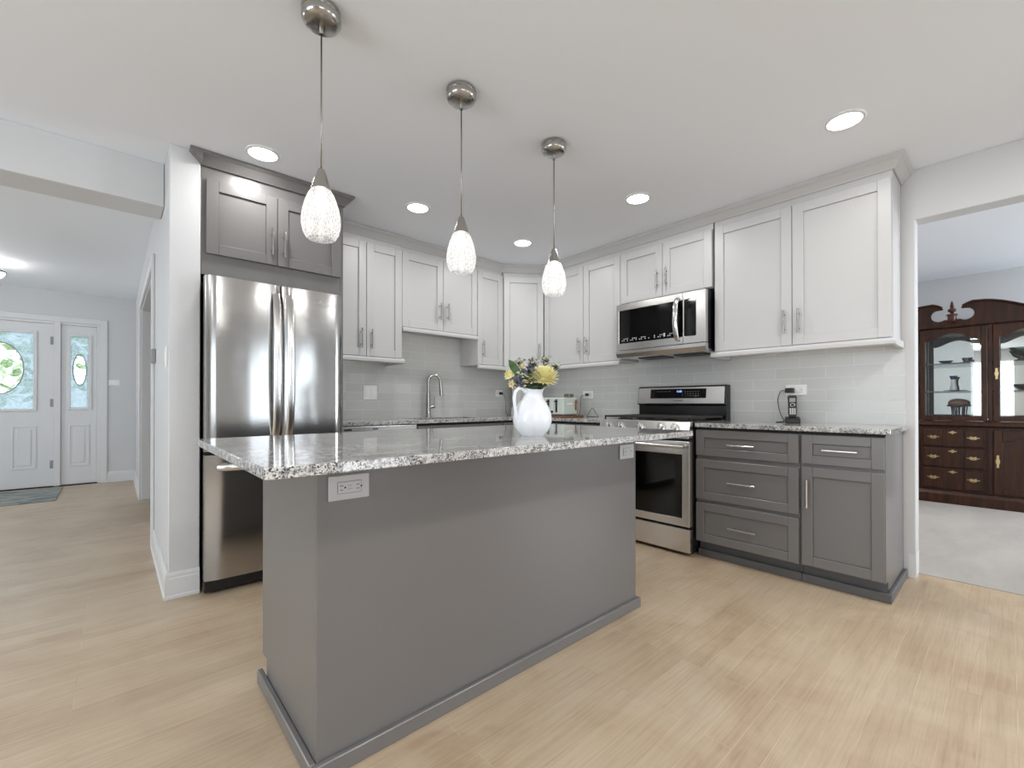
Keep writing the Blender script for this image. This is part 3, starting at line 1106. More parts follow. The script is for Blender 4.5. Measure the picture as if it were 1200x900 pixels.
for i in range(21):
    u = i / 20
    out = 0.008 + 0.055 * (math.sin(math.pi * u) ** 0.4 if 0 < u < 1 else 0)
    pts.append((0.06 + 0.62 * u, FY - out + 0.006, 0.697))
k.tube(pts, 0.016, 12, flat=(0.7, 1.2))
k.build('handle', M['steel_plain'], fz)
MB().box(0.0, W, -0.80, -0.757, 0.012, 0.078).build('grille', M['black_matte'], t, bevel=0.006)
g = MB()
for i in range(9):
    g.box(0.20 + 0.05 * i, 0.235 + 0.05 * i, -0.803, -0.8003, 0.028, 0.062)
g.build('vent_slots', M['gap'], t)
for q in (0.03, W - 0.08):
    for yy in (-0.74, -0.12):
        MB().box(q, q + 0.05, yy, yy + 0.05, 0, 0.034).build('foot', M['black_matte'], t)
# maker's mark: small ring swoosh and lettering
bd = text('badge', 'Whirlpool', 0.030, front_at(0.640, FY + 0.0005, 1.668), M['chrome'], dr, 0.0012)
k = MB()
k.tube([(0.583 + 0.022 * math.cos(a), FY - 0.0002, 1.676 + 0.013 * math.sin(a)) for a in [R(20 + 14 * i) for i in range(24)]], 0.0014, 6)
k.build('emblem', M['chrome'], dr)

# ------------------------------------------------------------------ cabinet over the refrigerator with side panel and crown
t = thing('refrigerator_cabinet', 'dark grey two-door cabinet with crown above the refrigerator', 'cabinet', (-3.218, -0.702, 0))
cw = 0.798
MB().box(0, cw - 0.0205, 0, 0.69, 1.775, 2.43).build('cabinet_body', M['grey'], t, bevel=0.001)
MB().box(cw - 0.02, cw, 0.0, 0.69, 0.0, 2.43).build('side_panel', M['grey'], t, bevel=0.001)
d = shaker(t, 'door', 0.022, 0.385, 1.893, 2.313, M['grey'], 0.06)
pull(d, 0.353, 2.025, 0.16)
d = shaker(t, 'door', 0.389, 0.776, 1.893, 2.313, M['grey'], 0.06)
pull(d, 0.421, 2.022, 0.16)
CG = [(0.0, 2.43), (0.0, 2.382), (0.006, 2.382), (0.010, 2.388), (0.040, 2.424), (0.050, 2.430), (0.055, 2.436), (0.055, 2.449), (-0.015, 2.449), (-0.015, 2.43)]
MB().sweep([(-0.002, -0.0101), (-0.001, -0.0102), (cw + 0.0005, -0.0102), (cw + 0.0005, 0.34)], CG).build('crown', M['grey'], t)
k = MB()
k.prism([(0.0, 2.382), (-0.055, 2.436), (-0.055, 2.449), (0, 2.449)], -0.065, -0.0102, 'y')
k.build('crown_return', M['grey'], t)

# ------------------------------------------------------------------ microwave
t = thing('microwave', 'stainless over-the-range microwave under short white cabinet', 'microwave', (-0.36, -1.497, 0), RZ)
mw = 0.765
MB().box(0.002, mw - 0.002, 0.0, 0.35, 1.450, 1.878).build('case', M['black'], t)
MB().prism([(-0.03, 1.432), (-0.045, 1.462), (-0.045, 1.488), (0.0, 1.488), (0.0, 1.449), (0.34, 1.449), (0.34, 1.432)], 0.0, mw, 'x').build('vent_base', M['steel_plain'], t)
f = MB()
f.cells([0.0, 0.028, 0.588], [1.493, 1.548, 1.822, 1.878], lambda i, j: not (i == 1 and j == 1), -0.042, -0.001, 'y')
door = f.build('door', M['steel_plain'], t, bevel=0.003)
MB().box(0.029, 0.590, -0.039, -0.002, 1.549, 1.821).build('window', M['blackglass'], door)
f = MB()
f.cells([0.592, 0.600, 0.693, mw], [1.493, 1.548, 1.822, 1.878], lambda i, j: not (i == 1 and j == 1), -0.042, -0.001, 'y')
cp = f.build('control_panel', M['steel_plain'], t, bevel=0.003)
MB().box(0.594, 0.692, -0.039, -0.002, 1.549, 1.821).build('display', M['blackglass'], cp)
k = MB()
for i in range(30):
    gx = 0.055 + i * 0.0165
    if i % 5 == 4 or 15 < i < 18: continue
    for zz in (1.566, 1.580):
        if (i * 7 + int(zz * 1000)) % 5 == 0: continue
        k.box(gx, gx + (0.008 if i not in (23, 24) else 0.012), -0.0396, -0.0391, zz, zz + (0.006 if i not in (23, 24) else 0.012))
k.build('key_marks', M['marks'], door)
k = MB()
pts = []
for i in range(15):
    u = i / 14
    out = 0.006 + 0.042 * (math.sin(math.pi * u) ** 0.6 if 0 < u < 1 else 0)
    pts.append((0.553, -0.042 - out, 1.525 + 0.315 * u))
k.tube(pts, 0.019, 14, flat=(1.0, 0.55))
k.build('handle', M['chrome'], door)
k = MB()
for i in range(2):
    k.box(0.12 + 0.32 * i, 0.36 + 0.32 * i, 0.10, 0.26, 1.426, 1.4315)
k.build('grease_filter', M['black_matte'], t)

# ------------------------------------------------------------------ range
t = thing('kitchen_range', 'stainless freestanding gas range between grey base cabinets', 'stove', (-0.62, -1.521, 0), RZ)
rw = 0.754
MB().box(0.0, rw, 0.0, 0.60, 0.03, 0.905).build('oven_body', M['black'], t)
for q in (0.03, rw - 0.07):
    for yy in (0.03, 0.54):
        MB().box(q, q + 0.04, yy, yy + 0.04, 0, 0.0295).build('foot', M['black_matte'], t)
MB().box(0.003, rw - 0.003, -0.042, -0.001, 0.022, 0.184).build('storage_drawer', M['steel_plain'], t, bevel=0.006, seg=2)
f = MB()
f.cells([0.003, 0.058, 0.695, rw - 0.003], [0.200, 0.256, 0.694, 0.785], lambda i, j: not (i == 1 and j == 1), -0.045, -0.001, 'y')
door = f.build('oven_door', M['steel_plain'], t, bevel=0.004, seg=2)
MB().box(0.059, 0.694, -0.041, -0.002, 0.257, 0.693).build('window', M['blackglass'], door)
k = MB()
k.tube([(0.02, -0.092, 0.752), (0.20, -0.096, 0.752), (0.554, -0.096, 0.752), (0.734, -0.092, 0.752)], 0.0125, 12)
for q in (0.045, 0.709):
    k.cyl((q, -0.045, 0.752), (q, -0.092, 0.752), 0.010, 10)
k.build('handle', M['steel_plain'], door)
# sloped control panel with knobs
pan = MB().prism([(-0.060, 0.806), (-0.060, 0.835), (-0.034, 0.921), (0.0, 0.921), (0.0, 0.806)], 0.002, rw - 0.002, 'x').build('knob_panel', M['steel_plain'], t, bevel=0.003)
sl = math.atan2(0.026, 0.086)
for i, q in enumerate((0.098, 0.205, 0.377, 0.548, 0.650)):
    m4 = Matrix.Translation((q, -0.0475, 0.877)) @ Matrix.Rotation(R(90) - sl, 4, 'X')
    k = MB()
    k.lathe([(0.027, 0.0), (0.027, 0.006), (0.021, 0.008), (0.020, 0.030), (0.017, 0.036), (0.001, 0.037)], n=22, mtx=m4)
    k.box(-0.005, 0.005, -0.022, 0.022, 0.03, 0.044, m4)
    k.build('knob', M['chrome'], pan)
# cooktop and grates
MB().box(0.0, rw, 0.0005, 0.53, 0.9055, 0.922).build('cooktop', M['black'], t, bevel=0.004)
for gi, (g0, g1) in enumerate(((0.012, 0.250), (0.256, 0.498), (0.504, 0.742))):
    k = MB()
    zt0, zt1 = 0.938, 0.952
    y0, y1 = 0.004, 0.505
    k.box(g0, g0 + 0.012, y0, y1, zt0, zt1).box(g1 - 0.012, g1, y0, y1, zt0, zt1)
    k.box(g0 + 0.012, g1 - 0.012, y0, y0 + 0.012, zt0, zt1).box(g0 + 0.012, g1 - 0.012, y1 - 0.012, y1, zt0, zt1)
    c = (g0 + g1) / 2
    k.box(c - 0.006, c + 0.006, y0 + 0.012, y1 - 0.012, zt0, zt1)
    for yy in (0.09, 0.235, 0.38):
        k.box(g0 + 0.012, c - 0.006, yy, yy + 0.012, zt0, zt1).box(c + 0.006, g1 - 0.012, yy, yy + 0.012, zt0, zt1)
    for q in (g0, g1 - 0.012):
        for yy in (y0, y1 - 0.012):
            k.box(q, q + 0.012, yy, yy + 0.012, 0.9222, zt0)
    k.build('grate', M['iron'], t, bevel=0.002)
for q, yy in ((0.13, 0.10), (0.13, 0.37), (0.377, 0.235), (0.623, 0.10), (0.623, 0.37)):
    MB().lathe([(0.045, 0), (0.045, 0.006), (0.032, 0.008), (0.030, 0.014), (0.001, 0.015)], q, yy, 0.9222, n=20).build('burner', M['iron'], t)
# backguard
bg_ = MB().prism([(0.535, 0.9055), (0.535, 1.03), (0.508, 1.036), (0.526, 1.183), (0.545, 1.192), (0.605, 1.192), (0.605, 0.9055)], -0.004, rw + 0.004, 'x').build('backguard', M['black'], t, bevel=0.003)
tilt = math.atan2(0.018, 0.147)
face = Matrix.Translation((0, 0.5165, 1.1095)) @ Matrix.Rotation(-tilt, 4, 'X')
MB().box(0.004, rw - 0.004, -0.006, -0.001, -0.066, 0.070, face).build('fascia', M['steel_plain'], bg_, bevel=0.003)
MB().box(0.125, 0.610, -0.0085, -0.0062, -0.022, 0.056, face).build('display', M['blackglass'], bg_)
k = MB()
for i in range(6):
    k.box(0.19 + 0.022 * i, 0.198 + 0.022 * i, -0.0093, -0.0087, 0.034, 0.038, face)
for i in range(9):
    for zz in (0.030, 0.012, -0.004):
        if i in (0, 1) : continue
        k.box(0.37 + 0.022 * i, 0.376 + 0.022 * i, -0.0093, -0.0087, zz, zz + 0.004, face)
k.box(0.52, 0.535, -0.0093, -0.0087, -0.006, 0.0, face)
k.build('key_marks', M['print'], bg_)
text('clock', '12:08', 0.020, face @ front_at(0.385, -0.0088, 0.034), M['blue_led'], bg_, 0.0003)
text('badge', 'Whirlpool', 0.018, face @ front_at(0.377, -0.0064, -0.042), M['slot'], bg_, 0.0003)

# ------------------------------------------------------------------ island
t = thing('kitchen_island', 'dark grey kitchen island with plain panels under granite slab', 'kitchen island', (-3.156, -2.432, 0))
IW, ID = 1.586, 0.600
MB().box(0.0205, IW - 0.0205, 0.0205, ID, 0.105, CT0 + 0.002).build('cabinet_body', M['grey'], t)
MB().box(0.0, IW, 0.0, 0.0200, 0.0, CT0 + 0.002).build('front_panel', M['grey'], t, bevel=0.0012)
for xa in (0.0, IW - 0.02):
    MB().prism([(0.0205, 0.0), (ID - 0.06, 0.0), (ID - 0.06, 0.105), (ID, 0.105), (ID, CT0 + 0.002), (0.0205, CT0 + 0.002)], xa, xa + 0.02, 'x').build('side_panel', M['grey'], t, bevel=0.001)
MB().box(0.0205, IW - 0.0205, ID - 0.075, ID - 0.06, 0, 0.1045).build('toe_kick', M['grey_dark'], t)
k = MB()
k.box(-0.019, IW + 0.019, -0.019, -0.0005, 0, 0.049)
k.box(-0.019, -0.0005, -0.0005, ID, 0, 0.049).box(IW + 0.0005, IW + 0.019, -0.0005, ID, 0, 0.049)
k.build('base_trim', M['grey'], t, bevel=0.003)
for i in range(3):
    x0 = 0.004 + i * (IW - 0.008) / 3
    x1 = x0 + (IW - 0.008) / 3 - 0.004
    for kind, z0, z1 in (('drawer', 0.70, 0.866), ('door', 0.115, 0.68)):
        d = MB()
        ya, yb = ID + 0.0005, ID + 0.02
        r = 0.055
        d.box(x0, x0 + r, ya, yb, z0, z1).box(x1 - r, x1, ya, yb, z0, z1).box(x0 + r, x1 - r, ya, yb, z0, z0 + r * .8).box(x0 + r, x1 - r, ya, yb, z1 - r * .8, z1).box(x0 + r, x1 - r, ya, yb - 0.009, z0 + r * .8, z1 - r * .8)
        dd = d.build(kind, M['grey'], t, bevel=0.0015)
        k = MB()
        cx = (x0 + x1) / 2
        if kind == 'drawer':
            k.cyl((cx - 0.08, ID + 0.05, 0.785), (cx + 0.08, ID + 0.05, 0.785), 0.006, 10)
            for s in (-0.05, 0.05): k.cyl((cx + s, ID + 0.02, 0.785), (cx + s, ID + 0.05, 0.785), 0.005, 8)
        else:
            k.cyl((x1 - 0.03, ID + 0.05, 0.46), (x1 - 0.03, ID + 0.05, 0.62), 0.006, 10)
            for s in (0.49, 0.59): k.cyl((x1 - 0.03, ID + 0.02, s), (x1 - 0.03, ID + 0.05, s), 0.005, 8)
        k.build('handle', M['chrome'], dd)
# slab with clipped corners
ix0, ix1, iy0, iy1 = -3.345, -1.458, -2.690, -1.665
c = 0.012
o = MB().prism([(ix0 + c, iy0), (ix1 - c, iy0), (ix1, iy0 + c), (ix1, iy1 - c), (ix1 - c, iy1), (ix0 + c, iy1), (ix0, iy1 - c), (ix0, iy0 + c)], 0.8885, 0.914, 'z').build('island_countertop', M['granite'], bevel=0.003, seg=2)
tag(o, 'speckled grey granite slab with seating overhang on top of the island', 'countertop')

# ------------------------------------------------------------------ outlets and switches (local frame: face toward -y)
def gfci(label, loc, rz, w, h, kind='gfci', horizontal=True, name='wall_outlet', cat='outlet', pm='plate'):
    t = thing(name, label, cat, loc, rz)
    MB().box(-w / 2, w / 2, -0.006, 0, -h / 2, h / 2).build('cover_plate', M[pm], t, bevel=0.002)
    if kind == 'gfci':
        a, b_ = (0.034, 0.0165) if horizontal else (0.0165, 0.034)
        MB().box(-a, a, -0.0085, -0.0062, -b_, b_).build('receptacle', M[pm], t, bevel=0.001)
        k = MB()
        for s in (-1, 1):
            if horizontal:
                k.box(s * 0.024 - 0.005, s * 0.024 + 0.005, -0.0091, -0.0086, 0.005, 0.0068).box(s * 0.024 - 0.004, s * 0.024 + 0.004, -0.0091, -0.0086, -0.0068, -0.005)
                k.lathe([(0.0028, 0), (0.0028, 0.0005)], n=10, mtx=Matrix.Translation((s * 0.024 + 0.010 * 1, -0.0086, 0)) @ Matrix.Rotation(R(90), 4, 'X'))
                k.box(-0.006, 0.006, -0.0091, -0.0086, s * 0.005 - 0.0004, s * 0.005 + 0.0004)
            else:
                k.box(-0.0068, -0.005, -0.0091, -0.0086, s * 0.02 - 0.005, s * 0.02 + 0.005).box(0.005, 0.0068, -0.0091, -0.0086, s * 0.02 - 0.004, s * 0.02 + 0.004)
                k.lathe([(0.0028, 0), (0.0028, 0.0005)], n=10, mtx=Matrix.Translation((0, -0.0086, s * 0.02 - 0.010)) @ Matrix.Rotation(R(90), 4, 'X'))
        for s in (-1, 1):
            k.box(s * (a + 0.0006) - 0.0004, s * (a + 0.0006) + 0.0004, -0.0066, -0.0061, -b_ - 0.001, b_ + 0.001)
            k.box(-a, a, -0.0066, -0.0061, s * (b_ + 0.0006) - 0.0004, s * (b_ + 0.0006) + 0.0004)
        k.build('slots', M['slot'], t)
    else:
        n = kind
        for i in range(n):
            cx = (i - (n - 1) / 2) * 0.046
            k = MB()
            k.box(cx - 0.0165, cx + 0.0165, -0.009, -0.0062, -0.033, 0.033)
            k.build('rocker', M[pm], t, bevel=0.001)
    return t

ISY = -2.4325
gfci('horizontal outlet plate under the slab at the island near end, greyed for its shade', (-3.066, ISY, 0.806), 0, 0.120, 0.072, pm='plate_shaded')
gfci('outlet plate under the slab at the island far end, greyed for its shade', (-1.655, ISY, 0.806), 0, 0.120, 0.072, pm='plate_shaded')
gfci('white double rocker switch plate on tile left of the faucet', (-1.918, -0.0085, 1.14), 0, 0.124, 0.124, 2, name='light_switch', cat='switch')
ol1 = gfci('white outlet on sink wall tile holding a black plug, right of faucet', (-0.450, -0.0085, 1.155), 0, 0.098, 0.072)
gfci('white outlet on tile behind the toaster with a black plug', (-0.0085, -0.885, 1.133), RZ, 0.125, 0.074)
gfci('white outlet on tile above the phone with black adapter', (-0.0085, -2.724, 1.141), RZ, 0.128, 0.072)
gfci('white double switch plate on entry wall right of the sidelight', (-3.58, 4.2495, 1.32), 0, 0.115, 0.075, 2, name='light_switch', cat='switch')
gfci('white switch plate on hall wall just left of the refrigerator', (-3.3605, -0.60, 1.305), R(-90) , 0.075, 0.12, 1, name='light_switch', cat='switch')
th = MB().box(-3.385, -3.3605, 0.27, 0.345, 1.33, 1.43)
o = th.build('thermostat', M['greymetal'], bevel=0.004)
tag(o, 'small grey thermostat box on hall wall beside the closet casing', 'thermostat')


def plug_cord(name, label, plug, pts, px, cat='cord'):
    """black plug (box at plug, half extents px) with its cord"""
    t = thing(name, label, cat, plug)
    MB().box(-px[0], px[0], -px[1], px[1], -px[2], px[2]).build('plug', M['black_matte'], t, bevel=0.003)
    P = [Vector(p) - Vector(plug) for p in pts]
    sm = []
    for i in range(len(P) - 1):   # catmull-rom smoothing
        p0 = P[max(i - 1, 0)]; p1 = P[i]; p2 = P[i + 1]; p3 = P[min(i + 2, len(P) - 1)]
        for s in range(8):
            u = s / 8
            sm.append(0.5 * ((2 * p1) + (p2 - p0) * u + (2 * p0 - 5 * p1 + 4 * p2 - p3) * u * u + (3 * p1 - p0 - 3 * p2 + p3) * u ** 3))
    sm.append(P[-1])
    MB().tube(sm, 0.0026, 8).build('cable', M['black_matte'], t)
    return t

plug_cord('power_cord', 'black power cord plugged into the sink wall outlet', (-0.440, -0.032, 1.155),
          [(-0.430, -0.045, 1.153), (-0.405, -0.055, 1.13), (-0.398, -0.06, 1.05), (-0.402, -0.068, 0.98), (-0.400, -0.085, 0.93), (-0.41, -0.12, 0.919)], (0.016, 0.014, 0.012))
plug_cord('power_cord', 'black toaster cord hanging from the outlet beside the range', (-0.034, -0.888, 1.133),
          [(-0.050, -0.870, 1.130), (-0.070, -0.845, 1.115), (-0.085, -0.85, 1.05), (-0.10, -0.86, 0.99), (-0.12, -0.86, 0.935), (-0.15, -0.85, 0.920), (-0.175, -0.838, 0.919), (-0.21, -0.80, 0.96)][:7], (0.016, 0.014, 0.012))
plug_cord('phone_adapter', 'black plug-in adapter and thin cord left of the phone', (-0.034, -2.690, 1.138),
          [(-0.045, -2.664, 1.136), (-0.050, -2.640, 1.134), (-0.055, -2.622, 1.08), (-0.060, -2.628, 1.02), (-0.075, -2.650, 0.96), (-0.085, -2.668, 0.925), (-0.10, -2.64, 0.918), (-0.12, -2.63, 0.917), (-0.125, -2.665, 0.918), (-0.118, -2.700, 0.920)], (0.016, 0.026, 0.017))

# ------------------------------------------------------------------ phone
t = thing('phone_cradle', 'black phone charging cradle on the right countertop', 'phone cradle', (-0.13, -2.735, 0.9142), R(-68))
MB().prism([(-0.045, 0.0), (-0.045, 0.014), (-0.030, 0.030), (0.025, 0.042), (0.045, 0.036), (0.05, 0.0)], -0.042, 0.042, 'x').build('base', M['black_matte'], t, bevel=0.004, seg=2)
t = thing('cordless_phone', 'black cordless handset standing upright in its cradle', 'phone', (-0.13, -2.735, 0.956), R(-68))
tm = Matrix.Rotation(R(-10), 4, 'X')
MB().prism([(-0.022, 0.0), (0.022, 0.0), (0.0255, 0.03), (0.025, 0.10), (0.027, 0.135), (0.022, 0.148), (-0.022, 0.148), (-0.027, 0.135), (-0.025, 0.10), (-0.0255, 0.03)], -0.011, 0.011, 'y', tm).build('handset', M['black_matte'], t, bevel=0.004, seg=2)
MB().box(-0.017, 0.017, -0.0122, -0.0112, 0.100, 0.127, tm).build('screen', M['greymetal'], t)
k = MB()
for r in range(4):
    for cI in range(3):
        k.box(-0.017 + cI * 0.0125, -0.008 + cI * 0.0125, -0.0126, -0.0112, 0.016 + r * 0.011, 0.0225 + r * 0.011, tm)
k.build('keypad', M['marks'], t)
k = MB()
k.tube([tm @ Vector((0.013 * math.cos(2 * math.pi * i / 20), -0.0122, 0.080 + 0.011 * math.sin(2 * math.pi * i / 20))) for i in range(20)], 0.003, 6, True)
k.build('navigation_ring', M['silver'], t)

# ------------------------------------------------------------------ corner counter items
o = MB().box(-0.45, -0.16, -0.95, -0.60, 0.9142, 0.930).build('cutting_board', M['board'], bevel=0.004, seg=2)
tag(o, 'brown wooden board on counter underneath the toaster', 'cutting board')
t = thing('toaster', 'pale mint toaster with chrome slots on brown board behind pitcher', 'toaster', (-0.42, -0.632, 0.9302), RZ)
TW, TD, TH = 0.285, 0.20, 0.172
MB().box(0, TW, 0, TD, 0.006, TH).build('housing', M['mint'], t, bevel=0.012, seg=3)
MB().box(0.01, TW - 0.01, 0.01, TD - 0.01, 0.0, 0.0058).build('base', M['black_matte'], t)
for q in (0.09, 0.195):
    s = MB().box(q - 0.013, q + 0.013, -0.0015, -0.0002, 0.03, 0.155).build('lever_slot', M['silver'], t)
    MB().box(q - 0.006, q + 0.006, -0.0022, -0.0016, 0.035, 0.150).box(q - 0.018, q + 0.018, -0.014, -0.0022, 0.128, 0.142).build('lever', M['black_matte'], s)
k = MB()
for zz in (0.06, 0.085, 0.11):
    k.lathe([(0.007, 0), (0.007, 0.004)], n=12, mtx=Matrix.Translation((0.142, -0.0002, zz)) @ Matrix.Rotation(R(90), 4, 'X'))
k.build('button', M['plate'], t)
MB().lathe([(0.012, 0), (0.011, 0.014), (0.001, 0.015)], n=16, mtx=Matrix.Translation((0.142, -0.0002, 0.035)) @ Matrix.Rotation(R(90), 4, 'X')).build('dial', M['black_matte'], t)
k = MB()
k.box(TW + 0.0002, TW + 0.004, 0.05, 0.13, 0.105, 0.118)
k.build('badge', M['plate'], t)
k = MB()
k.box(0.03, TW - 0.03, 0.045, 0.075, TH + 0.0002, TH + 0.002).box(0.03, TW - 0.03, 0.125, 0.155, TH + 0.0002, TH + 0.002)
k.build('bread_slots', M['slot'], t)
k = MB()
k.box(0.20, 0.27, 0.10, 0.17, TH + 0.0022, TH + 0.035)
k.build('warming_rack', M['silver'], t, bevel=0.004)
k = MB()
k.box(TW + 0.0002, TW + 0.010, 0.165, 0.180, 0.05, 0.110)
k.ball((TW + 0.012, 0.172, 0.132), 0.018, 12, 8, (0.8, 0.9, 1.2))
k.build('side_lever', M['bronze'], t)
# small wire triangle
k = MB()
p1, p2, p3 = Vector((-0.11, -0.95, 0.917)), Vector((-0.11, -1.09, 0.917)), Vector((-0.11, -1.015, 1.000))
k.tube([p1, p1.lerp(p2, .5), p2, p2.lerp(p3, .5), p3 + Vector((0, -0.01, -0.003)), p3 + Vector((0, 0.01, -0.003)), p3.lerp(p1, .5)], 0.003, 6, True)
o = k.build('wire_stand', M['black_matte'])
tag(o, 'small black wire triangle standing on counter between toaster and range', 'stand')
# pale tall canister appliance behind the pitcher
t = thing('blender', 'tall pale translucent appliance with flat lid behind white pitcher', 'appliance', (-0.300, -0.165, 0.9142))
MB().lathe([(0.085, 0), (0.088, 0.012), (0.080, 0.085), (0.060, 0.105), (0.001, 0.106)], n=28).build('base', M['paleplastic'], t)
MB().lathe([(0.058, 0.1065), (0.062, 0.115), (0.080, 0.30), (0.084, 0.318)], n=28, cap=True).build('jar', mat('milky_clear_plastic', S(214, 214, 212), 0.15), t)
MB().lathe([(0.086, 0.3185), (0.088, 0.335), (0.050, 0.340), (0.045, 0.352), (0.001, 0.353)], n=28).build('lid', M['plate'], t)

# ------------------------------------------------------------------ pitcher and bouquet
PC = Vector((-2.282, -2.398, 0.9142))
# handle side toward image left (camera left), spout toward image right
RIGHT = Vector((0.745, -0.667, 0)).normalized()
SPOUT = (RIGHT * 0.82 + Vector((0.667, 0.745, 0)) * 0.57).normalized()
t = thing('pitcher', 'white porcelain pitcher holding flowers on the island slab', 'pitcher', PC, math.atan2(SPOUT.y, SPOUT.x))
prof = [(0.030, 0.0), (0.047, 0.0), (0.050, 0.003), (0.054, 0.008), (0.066, 0.022), (0.076, 0.040), (0.0805, 0.060), (0.080, 0.080), (0.0765, 0.098), (0.069, 0.118), (0.056, 0.137), (0.044, 0.151), (0.036, 0.163), (0.0335, 0.173), (0.036, 0.182), (0.041, 0.191)]
inner = [(0.038, 0.1905), (0.033, 0.181), (0.0305, 0.172), (0.033, 0.162), (0.046, 0.14)]
b = MB()
n = 48
rings = []
for r, z in prof + inner:
    ring = []
    for i in range(n):
        a = 2 * math.pi * i / n
        k = max(0.0, (z - 0.12) / 0.07)
        sp = max(0.0, math.cos(a)) ** 6
        bk = max(0.0, -math.cos(a)) ** 4
        rr = r + 0.026 * sp * k ** 1.5
        zz = z + 0.022 * sp * k ** 2 + 0.006 * bk * k
        flute = 1 + 0.012 * math.cos(12 * a) * max(0, 1 - abs(z - 0.05) / 0.06)
        ring.append(b.b.verts.new((rr * math.cos(a) * flute, rr * math.sin(a) * flute, zz)))
    rings.append(ring)
for kx in range(len(rings) - 1):
    for i in range(n):
        b.face([rings[kx][i], rings[kx][(i + 1) % n], rings[kx + 1][(i + 1) % n], rings[kx + 1][i]], True)
b.face(rings[0][::-1])
b.build('body', M['porcelain'], t)
hp = [(-0.033, 0, 0.181), (-0.048, 0, 0.193), (-0.067, 0, 0.195), (-0.084, 0, 0.180), (-0.089, 0, 0.155), (-0.086, 0, 0.125), (-0.082, 0, 0.100), (-0.080, 0, 0.085), (-0.074, 0, 0.070)]
hp = [(x_ - 0.004, y_, z_) for x_, y_, z_ in hp]
MB().tube(hp, [0.009, 0.0085, 0.0085, 0.008, 0.0075, 0.007, 0.007, 0.0085, 0.010], 12, flat=(1.2, 0.8)).build('handle', M['porcelain'], t)

UPV = Vector((0, 0, 1))
TOCAM = Vector((-0.667, -0.745, 0))


def bq(u, dz, d=0.0):
    """point in the bouquet: u metres to the right of pitcher axis, dz above slab, d toward camera"""
    return PC + RIGHT * u + TOCAM * d + UPV * dz

def stem_pts(tip):
    base_ = PC + Vector((0, 0, 0.15)) + (tip - PC) * Vector((0.10, 0.10, 0)).x * 1.0
    base_ = Vector((PC.x + (tip.x - PC.x) * 0.12, PC.y + (tip.y - PC.y) * 0.12, PC.z + 0.15))
    mid = base_.lerp(tip, 0.5) + Vector((0, 0, 0.012))
    return [base_, mid, tip]


def petal_mesh(mb, base_, direction, length, width, curl=0.3, up=None):
    direction = direction.normalized()
    ref = up or (UPV if abs(direction.z) < 0.95 else Vector((1, 0, 0)))
    s = direction.cross(ref).normalized()
    nrm_ = s.cross(direction).normalized()
    rows = []
    for i in range(5):
        u = i / 4
        wd_ = width * (0.35 + 1.0 * math.sin(math.pi * min(1, 0.12 + 0.75 * u)) - 0.35 * u) * 0.5
        if i == 4: wd_ *= 0.25
        c_ = base_ + direction * (length * u) + nrm_ * (curl * length * u * u)
        rows.append([mb.b.verts.new(c_ - s * wd_), mb.b.verts.new(c_ + nrm_ * (-0.12 * wd_)), mb.b.verts.new(c_ + s * wd_)])
    for i in range(4):
        for j in range(2):
            mb.face([rows[i][j], rows[i][j + 1], rows[i + 1][j + 1], rows[i + 1][j]], True)


def bloom(name, label, cat, c, rad, layers, m, face_dir, pw=0.36):
    t = thing(name, label, cat, c)
    b = MB()
    fd = face_dir.normalized()
    q = fd.to_track_quat('Z', 'Y').to_matrix()
    for li, (cnt, elev, ln) in enumerate(layers):
        for i in range(cnt):
            a = 2 * math.pi * (i + 0.5 * (li % 2)) / cnt + random.uniform(-0.08, 0.08)
            e = R(elev + random.uniform(-6, 6))
            d = q @ Vector((math.cos(a) * math.cos(e), math.sin(a) * math.cos(e), math.sin(e)))
            petal_mesh(b, q @ Vector((0, 0, -rad * 0.15)) + d * rad * 0.15, d, rad * ln, rad * pw, 0.32, up=fd)
    b.ball((0, 0, 0), rad * 0.42, 14, 8)
    b.build('petals', m, t, recalc=False)
    s = MB()
    s.tube([p - c for p in stem_pts(c - fd * rad * 0.3)], 0.0028, 8)
    s.build('stem', M['leaf'], t)
    return t

bloom('chrysanthemum', 'big pale yellow mop-headed bloom at right of the bouquet', 'flower', bq(0.050, 0.252, 0.028), 0.052,
      [(30, -34, 0.95), (34, -16, 1.0), (34, 2, 1.0), (30, 18, 0.95), (26, 34, 0.82), (18, 50, 0.72), (10, 70, 0.62)], M['petal'], Vector((-0.1, -0.3, 0.95)), 0.21)
bloom('rose', 'small pale yellow bloom at far left of the bouquet', 'flower', bq(-0.094, 0.250, 0.012), 0.024,
      [(9, 5, 1.0), (9, 35, 1.0), (7, 60, 0.9), (5, 78, 0.75)], M['petal'], Vector((-0.8, -0.2, 0.6)))
bloom('rose', 'small cream bloom low at left, just above the pitcher handle', 'flower', bq(-0.084, 0.214, 0.02), 0.017,
      [(8, 0, 1.0), (8, 35, 1.0), (5, 65, 0.85)], M['petal2'], Vector((-0.9, -0.5, -0.1)))
bloom('rose', 'cream-pink bud high in the middle left of the bouquet', 'flower', bq(-0.044, 0.285, 0.0), 0.016,
      [(8, 25, 1.0), (7, 55, 1.0), (5, 75, 0.9)], M['petal2'], Vector((-0.3, -0.5, 0.8)))


def leaf_sprig(label, tip, length, width, lean, m=None, extra=0):
    """one broad leaf (or several) on a stem"""
    t = thing('leaf_sprig', label, 'leaf', tip)
    b = MB()
    petal_mesh(b, Vector((0, 0, 0)), lean, length, width, 0.12, up=TOCAM)
    for i in range(extra):
        d = Vector((random.uniform(-1, 1), random.uniform(-1, 1), random.uniform(-0.2, 0.8))).normalized()
        petal_mesh(b, d * 0.004, d, length * random.uniform(0.6, 0.9), width * 0.8, 0.2)
    b.build('blade', m or M['leaf'], t, recalc=False)
    s = MB()
    s.tube([p - tip for p in stem_pts(tip)], 0.0022, 6)
    s.build('stem', M['leafdark'], t)
    return t

